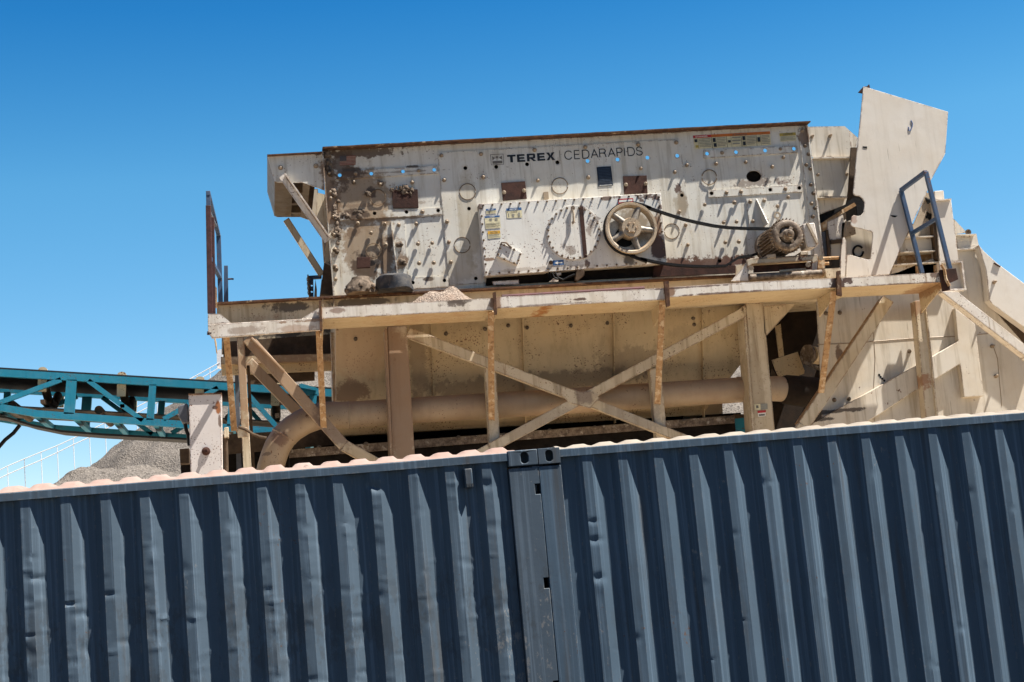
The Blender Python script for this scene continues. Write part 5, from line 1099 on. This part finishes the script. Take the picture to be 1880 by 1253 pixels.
MB().prism(q('R', (500, 300), (528, 300), (560, 630), (535, 600)), YH - .10, .1).build('post_side', M['dusk'], sf)
MB().prism(q('R', (678, 280), (782, 390), (700, 402), (690, 400)), YH + .25, .02).build('end_sheet', M['housing'], sf)
MB().cyl(P(q('R', (795, 388)), YH + .1), P(q('R', (795, 388)), YH - .05), .04, 16).build('pin', M['steel'], sf)
for p in ((515, 660), (365, 665)): MB().prism(q('R', p, (p[0] + 30, p[1]), (p[0] + 36, p[1] + 70), (p[0] + 6, p[1] + 70)), YH - .03, .03).build('gusset', M['rustpaint'], sf)
# dark bay between the legs and the housing: inner sheets and ducts
ib = thing('inner_ducts', 'dark bay with clamped tan duct elbows behind the right leg', 'ducts', (P((1450, 680), 20).x, 20, 1.0))
MB().prism([(1380, 520), (1560, 510), (1560, 900), (1380, 905)], 20.6, .02).build('back_sheet', M['bayshade'], ib)
A, B = P((1400, 548), 19.3), P((1560, 538), 19.3)
MB().prism3([A, B, B + Vector((0, 1.4, 0)), A + Vector((0, 1.4, 0))], (0, 0, .02)).build('added_sun_cover', M['frame'], ib)  # unseen sheet added to keep sunlight out of the bay
MB().prism(q('D', (235, 230), (300, 180), (655, 60), (665, 400), (320, 500), (275, 520)), 20.2, .02).build('brown_sheet', M['bayshade'], ib)
MB().prism(q('D', (240, 215), (290, 190), (325, 510), (278, 522)), 20.1, .03).build('angle_strip', M['under'], ib)
MB().prism(q('D', (205, 552), (460, 470), (530, 660), (525, 690), (295, 770), (235, 640)), 19.8, .02).build('tan_plate', M['hopper'], ib)
c = P(q('D', (590, 515)), 19.6); 
b = MB(); b.tube([c + Vector((-.03, -.1, .01)), c + Vector((.1, .0, .0)), c + Vector((.35, .1, .02)), c + Vector((.8, .2, .05))], .115, 28); d1 = b.build('duct', M['hopper'], ib)
b = MB(); b.lathe(c + Vector((-.06, -.08, .01)), (1, .4, 0), [(-.02, .118), (-.02, .135), (.02, .135), (.02, .118)], 28); b.beam(c + Vector((-.16, -.16, -.09)), c + Vector((.06, -.16, -.20)), .04, .04); b.build('clamp', M['steel'], d1)
c = P(q('D', (235, 840)), 19.3)
b = MB(); b.tube([c + Vector((-.5, 0, .03)), c + Vector((.0, .0, .0)), c + Vector((.10, .02, -.01))], .163, 32); d2 = b.build('duct', M['pipe'], ib)
b = MB(); b.lathe(c + Vector((.10, .02, -.01)), (1, .2, -.15), [(0, .17), (.05, .19), (.3, .20), (.5, .2)], 32); b.build('duct_sleeve', M['bayshade'], ib)
b = MB(); b.prism(q('D', (205, 640), (240, 690), (262, 760), (230, 770), (190, 700)), 19.7, .02); b.build('angle_strip', M['dusk'], ib)
# label on the right leg
b = decal('warning_label', q('H', (1688, 845), (1772, 840), (1774, 876), (1692, 882)), YF + .016, [('label_cream', 0, 0, .45, 1), ('label_grey', .48, 0, 1, 1), ('label_print', .12, .3, .3, .8)], [], frm)
decal('warning_label', q('H', (1708, 886), (1762, 882), (1760, 920), (1714, 925)), YF + .016, [('label_white', 0, 0, 1, 1), ('label_red', 0, .6, 1, 1), ('label_print', .1, .1, .9, .4)], [], frm)

# ---------------------------------------------------------------- guardrails
def rail_between(root, pts3, w_, name, mat, d=None):
    for A, B in zip(pts3[:-1], pts3[1:]): MB().beam(A, B, w_, d or w_, (0, 1, 0) if abs((Vector(B) - Vector(A)).normalized().z) > .7 else (0, 0, 1)).build(name, M[mat], root, bevel=.003)
gr = thing('guardrail', 'leaning blue guardrail frame across the right end of the walkway', 'guardrail', pz(q('E', (840, 1180)), 18.5))
YN, YG = YW + .06, YP_ - .03
nb_, nt = P(q('E', (912, 1170)), YN), P(q('E', (770, 597)), YN); fb_, ft = P(q('E', (748, 1195)), YG), P(q('E', (624, 706)), YG)
rail_between(gr, [nb_, nt], .05, 'post', 'bluerail'); rail_between(gr, [fb_, ft], .05, 'post', 'bluerail')
rail_between(gr, [nt, ft], .05, 'top_bar', 'bluerail'); rail_between(gr, [nb_.lerp(nt, .52), fb_.lerp(ft, .48)], .045, 'middle_bar', 'bluerail')
gl = thing('guardrail', 'narrow brown and blue guardrail standing on the left end of the walkway', 'guardrail', pz(q('L', (110, 985)), 18.5))
nb_, nt = P(q('L', (108, 985)), YN), P(q('L', (92, 60)), YN); fb_, ft = P(q('L', (190, 960)), 20.3), P(q('L', (172, 385)), 20.3)
mb_, mt_ = P(q('L', (132, 985)), YN + .25), P(q('L', (122, 250)), YN + .25)
rail_between(gl, [nb_, nb_.lerp(nt, .89)], .06, 'post', 'brownpost'); rail_between(gl, [nb_.lerp(nt, .885) + Vector((.0, .03, 0)), nt + Vector((0, .03, 0))], .05, 'post_top', 'bluerail')
rail_between(gl, [mb_, mt_], .055, 'post', 'brownpost'); rail_between(gl, [fb_, ft], .06, 'post', 'bluerail'); rail_between(gl, [nt, ft], .05, 'top_bar', 'bluerail')
rail_between(gl, [nb_.lerp(nt, .86), P(q('L', (150, 310)), 19.6)], .03, 'middle_bar', 'greybox'); rail_between(gl, [nb_.lerp(nt, .46), fb_.lerp(ft, .44)], .05, 'middle_bar', 'bluerail')
MB().prism(q('L', (148, 775), (158, 790), (163, 945), (150, 940)), YN + .3, .02).build('foot_plate', M['rustpaint'], gl)
lp = thing('railing_post', 'short grey blue post with a side pin behind the left guardrail', 'post', pz(q('L', (230, 890)), 21))
b = MB(); b.prism(q('L', (214, 618), (243, 618), (247, 900), (211, 900)), 21, .08); b.build('post_body', M['bluerail'], lp)
b = MB(); b.tube([P(p, 21.02) for p in q('L', (244, 722), (270, 720), (288, 722))], .012, 8); b.build('pin', M['rust'], lp)
cb_ = thing('chain_bracket', 'blue bracket with a hanging chain beside the feed end of the screen box', 'bracket', pz(q('F', (400, 1190)), 20.9))
b = MB(); b.prism(q('F', (376, 1022), (478, 1016), (478, 1042), (412, 1046), (414, 1190), (386, 1190)), 20.9, .06, [circle_px(q('F', (400, 1098)), 2.2, 10), circle_px(q('F', (400, 1147)), 2.2, 10)]); b.build('bracket_plate', M['bluerail'], cb_)
MB().prism(q('F', (418, 1190), (428, 1050), (440, 1130), (440, 1190)), 20.95, .02).build('plate', M['frame'], cb_)
b = MB()
for i in range(9):
    c = P(q('F', (370 + i * 1.2, 1034 + i * 17.5)), 20.88); a = (1, 0, 0) if i % 2 else (0, 1, 0)
    ring_ = [Vector((c.x + (.018 * cos(t) if i % 2 else .006 * cos(t)), c.y + (.0 if i % 2 else .018 * cos(t)), c.z + .034 * sin(t))) for t in [2 * pi * k / 10 for k in range(11)]]
    b.tube(ring_, .0065, 6)
ob = b.build('chain', M['boltdark'], cb_); ob['kind'] = 'stuff'

# ---------------------------------------------------------------- loose things on the walkway
c = P(q('U', (1370, 640)), YW + .36); b = MB(); n1, n2 = 22, 48; vv = []
for i in range(n1 + 1):
    r = i / n1
    for j in range(n2):
        a = 2 * pi * j / n2; x = cos(a) * r * (.66 if cos(a) < 0 else .46); y = sin(a) * r * .34
        h = .27 * max(0, (1 - r ** 1.5)) * (1 + .25 * noise.noise((x * 6, y * 6, 0))) + .018 * noise.noise((x * 22, y * 22, 5)) + .012 * noise.noise((x * 50, y * 50, 5))
        vv.append((c.x + x + .05 * (1 - r), c.y + y, c.z + .015 + h))
b.add(vv, [(i * n2 + j, i * n2 + (j + 1) % n2, (i + 1) * n2 + (j + 1) % n2, (i + 1) * n2 + j) for i in range(n1) for j in range(n2)])
tag(b.build('gravel_heap', stony('spilled_gravel', (.15, .115, .09), (.30, .24, .195), (.25, .175, .13), 60, .9), sharp=180), 'small pinkish heap of spilled gravel on the walkway near its left end', 'gravel heap')
b = MB(); b.cyl(P(q('H', (75, 160)), YW + .3), P(q('H', (985, 106)), YW + .3), .03, 14); tag(b.build('red_pipe', plain('red_pipe_paint', (.065, .012, .014), .7, .4, 4)), 'long thin dull red pipe lying along the walkway below the wheel', 'pipe')

# ---------------------------------------------------------------- cabinet and small boxes at the left legs
cab = thing('control_cabinet', 'white cabinet with chipped rusty edges standing left of the machine legs', 'cabinet', (P((380, 800), 18.5).x, 18.65, 0))
MB().prism3(post_px(q('K', (74, 578), (355, 568), (362, 1196), (92, 1225)), 18.5), (0, .30, 0)).build('cabinet_body', M['cabinet'], cab, bevel=.006)
c = P(q('K', (224, 1062)), 18.5); MB().lathe(c, (0, -1, 0), [(0, .05), (.02, .045), (.03, .02), (.06, .018), (.06, 0)], 20).build('knob', M['rust'], cab)
MB().prism3([P(p, 18.48) for p in q('K', (72, 572), (358, 562), (360, 572), (74, 582))], (0, .34, 0)).build('cabinet_rim', M['rustedge'], cab)
gb = thing('junction_box', 'grey tapered box mounted beside the white cabinet', 'junction box', pz(q('J', (1175, 760)), 18.7))
MB().prism(q('J', (1138, 648), (1198, 628), (1206, 752), (1165, 757), (1140, 712)), 18.6, .22).build('box_body', M['greybox'], gb, bevel=.012)
b = MB(); b.tube([P(p, 18.7) for p in q('J', (1182, 755), (1190, 800), (1202, 830), (1210, 900))], .022, 8); b.build('conduit', M['rubber'], gb)
lb = thing('hinge_bracket', 'small tan bracket and cable strapped to the left leg of the frame', 'bracket', pz(q('K', (520, 940)), 18.8))
MB().prism(q('K', (375, 860), (415, 856), (418, 945), (375, 950)), 18.75, .15).build('bracket_block', M['frame'], lb, bevel=.006)
MB().prism(q('K', (490, 862), (575, 858), (580, 940), (495, 945)), 18.80, .05).build('bracket_block', M['frame'], lb, bevel=.006)
b = MB(); b.tube([P(p, 18.78) for p in q('K', (500, 855), (560, 875), (620, 915), (680, 940), (740, 950))], .018, 8); b.build('cable', M['dusk'], lb)
b = MB(); b.tube([P(p, 18.8) for p in q('K', (390, 950), (395, 1050), (398, 1240))], .025, 8); b.build('conduit', M['dusk'], lb)
MB().prism(q('J', (1148, 922), (1207, 917), (1207, 1010), (1152, 1014)), 18.9, .25).build('x', M['dusk']).name = 'base_block'
tag(bpy.data.objects['base_block'], 'dark brown steel block left of the foot of the white cabinet', 'steel block')
tb2 = MB().prism(q('H', (1563, 934), (1700, 922), (1700, 1060), (1572, 1060)), 20.4, .5).build('teal_box', M['teal']); tag(tb2, 'bright teal steel box low behind the right leg', 'steel box')
lid = MB().prism(q('H', (1556, 908), (1625, 908), (1700, 915), (1700, 924), (1562, 936)), 20.38, .5).build('lid', M['dusk'], tb2)

# ---------------------------------------------------------------- teal belt conveyor behind on the left
YC1, YC2 = 22.0, 23.85
def top_y(x): return 684.5 + .0605 * x
def bot_y(x): return 748 + .17 * x if x < 69 else 759.7 + .0735 * (x - 69)
def CP(x, y, Y=YC1): return P((x, y), Y)
cvr = thing('belt_conveyor', 'teal truss conveyor with a black belt running behind the machine from the left', 'conveyor', (P((200, 760), 22.9).x, 22.9, 0))
OFFY = Vector((0, YC2 - YC1, 0)); XA, XB = -420, 640
def chord(name, pts, hpx, off=Vector((0, 0, 0)), d=.09):
    b = MB()
    top = [CP(x, y - hpx / 2) + off for x, y in pts]; bt = [CP(x, y + hpx / 2) + off for x, y in pts]
    b.prism3(top + bt[::-1], (0, d, 0)); return b.build(name, M['teal'], cvr)
for o_ in (Vector((0, 0, 0)), OFFY):
    chord('top_chord', [(XA, top_y(XA)), (XB, top_y(XB))], 13, o_); chord('bottom_chord', [(XA, 748 + .17 * XA), (69, 759.7), (XB, bot_y(XB))], 12.5, o_)
    for x in (-181, -28, 131, 280, 428, 575):
        w_ = 19 if x == 131 else 13
        yt, yb_ = top_y(x) + 5, bot_y(x) - 4; lean = (yb_ - yt) * -.075
        MB().prism3([CP(x - w_ / 2 + .5, yt) + o_, CP(x + w_ / 2 + .5, yt) + o_, CP(x + w_ / 2 + lean, yb_) + o_, CP(x - w_ / 2 + lean, yb_) + o_], (0, .08, 0)).build('truss_post', M['teal'], cvr)
    for (xa, ya, xb, yb_) in ((112, 697, -8, 742), (162, 699, 262, 772), (400, 712, 300, 770), (452, 720, 512, 788), (-140, 682, -40, 736)):
        A, B = CP(xa, ya) + o_, CP(xb, yb_) + o_; d = (B - A).normalized(); n_ = Vector((-d.z, 0, d.x)) * .033
        MB().prism3([A + n_, B + n_, B - n_, A - n_], (0, .06, 0)).build('truss_diagonal', M['teal'], cvr)
for x in range(-160, 620, 74):
    A = CP(x, bot_y(x)); MB().beam(A + Vector((0, .05, 0)), A + OFFY, .07, .07).build('cross_member', M['teal'], cvr)
# carrying belt: a troughed strip
A, B = CP(XA, top_y(XA) - 10), CP(XB, top_y(XB) - 10); dirv = (B - A)
prof = [(.02, .0), (.40, -.10), (.60, -.125), (1.25, -.125), (1.45, -.10), (1.83, 0)]
b = MB(); vv = [p + Vector((0, y, z)) for p in (A, B) for y, z in prof] + [p + Vector((0, y, z - .02)) for p in (A, B) for y, z in prof]; n = len(prof)
fs = []
for k in range(n - 1): fs += [(k, k + 1, n + k + 1, n + k), (2 * n + k, 3 * n + k, 3 * n + k + 1, 2 * n + k + 1)]
fs += [(0, n, 3 * n, 2 * n), (n - 1, 3 * n - 1, 4 * n - 1, 2 * n - 1)]
b.add(vv, fs); b.build('carrying_belt', M['belt'], cvr, sharp=20)
# return belt
A, B = CP(-420, 716), CP(640, 778)
MB().prism3([A + Vector((0, .2, 0)), B + Vector((0, .2, 0)), B + Vector((0, 1.65, 0)), A + Vector((0, 1.65, 0))], (0, 0, -.02)).build('return_belt', M['returnbelt'], cvr)
# idlers: cream brackets with three rollers
for x in (-76, 75, 221, 365, 505):
    yt = top_y(x); b = MB()
    tl_, tr_ = (x - 6, yt - 5), (x + 9, yt - 5)
    arc_ = [(x + 1.5 + 8.5 * cos(pi + pi * i / 8), yt - 11 - 6 * sin(pi * i / 8)) for i in range(9)]
    for oy in (.10, YC2 - YC1 + .10):
        b = MB(); b.prism3([CP(*p) + Vector((0, oy, 0)) for p in arc_ + [(x + 8, yt + 28), (x - 8, yt + 28)]], (0, .05, 0)); b.build('idler_bracket', M['idlercream'], cvr)
    Z0 = CP(x + 1, yt + 3)
    for (y0, z0, y1, z1) in ((.12, -.04, .58, -.22), (.62, -.25, 1.22, -.25), (1.26, -.22, 1.72, -.04)):
        MB().cyl(Z0 + Vector((0, y0, z0)), Z0 + Vector((0, y1, z1)), .06, 14).build('idler_roller', M['dusk'], cvr)
    MB().beam(Z0 + Vector((0, .0, -.34)), Z0 + Vector((0, 1.85, -.34)), .06, .05).build('idler_bar', M['dusk'], cvr)
for x in (20, 180, 420):
    Z0 = CP(x, top_y(x) + 56); MB().cyl(Z0 + Vector((0, .1, 0)), Z0 + Vector((0, 1.75, 0)), .06, 14).build('return_roller', M['dusk'], cvr)
# drip tray sagging under the truss
b = MB(); pts = [(-420, 700), (-150, 735), (0, 757), (50, 772), (104, 783), (180, 789), (345, 798), (560, 812)]
up3 = [CP(x, y) + Vector((0, .5, 0)) for x, y in pts]; k = len(pts); vv = []
for p in up3: vv += [p, p + Vector((0, .45, 0)), p + Vector((0, .45, -.03)), p + Vector((0, 0, -.03))]
b.add(vv, [(i * 4 + j, i * 4 + (j + 1) % 4, i * 4 + 4 + (j + 1) % 4, i * 4 + 4 + j) for i in range(k - 1) for j in range(4)]); b.build('drip_tray', M['belt'], cvr)
b = MB(); b.tube([CP(*p) + Vector((0, .6, 0)) for p in ((24, 772), (12, 787), (-4, 800), (-30, 830), (-80, 860))], .028, 8); b.build('cable', M['rubber'], cvr)
for x in (-300, 470):
    for oy in (.05, YC2 - YC1):
        A = CP(x, bot_y(x)) + Vector((0, oy, 0)); MB().beam(A, Vector((A.x, A.y, 0)), .14, .14, (0, 1, 0)).build('support_leg', M['teal'], cvr)
b = MB(); b.prism(q('K', (1015, 490), (1040, 485), (1165, 520), (1165, 545), (1030, 520)), YC1 - .05, .05); b.build('end_gusset', M['teal'], cvr)

# ---------------------------------------------------------------- white stair railing far behind
YR = 60
sr = thing('stair_railing', 'thin white stair railing climbing behind the gravel heap under the teal conveyor', 'railing', (P((150, 830), YR).x, YR, 0))
line1 = q('J', (-300, 1205), (50, 1030), (155, 985), (255, 944), (360, 903), (462, 856), (565, 808), (680, 750), (900, 640), (1100, 535), (1250, 455), (1405, 368))
line2 = q('J', (-300, 1250), (68, 1075), (168, 1032), (268, 990), (370, 942), (470, 893), (565, 850), (680, 790), (900, 680), (1100, 572), (1250, 490), (1405, 400))
for l in (line1, line2): MB().tube([P(p, YR) for p in l], .018, 8).build('rail', M['whitepaint'], sr)
for i, x in enumerate((-60, 48, 155, 262, 365, 468, 570, 670, 770, 870, 1000, 1130, 1260, 1340)):
    pts = line1
    for a_, c_ in zip(pts[:-1], pts[1:]):
        X = x / 3.481
        if a_[0] <= X <= c_[0]:
            p = lerp(a_, c_, (X - a_[0]) / (c_[0] - a_[0])); A = P(p, YR)
            MB().cyl(A, Vector((A.x, YR, 0)), .014, 8).build('railing_post', M['whitepaint'], sr)
MB().prism(q('J', (1384, 298), (1400, 285), (1422, 285), (1428, 400), (1388, 395)), YR, .5).build('head_box', M['whitepaint'], sr)
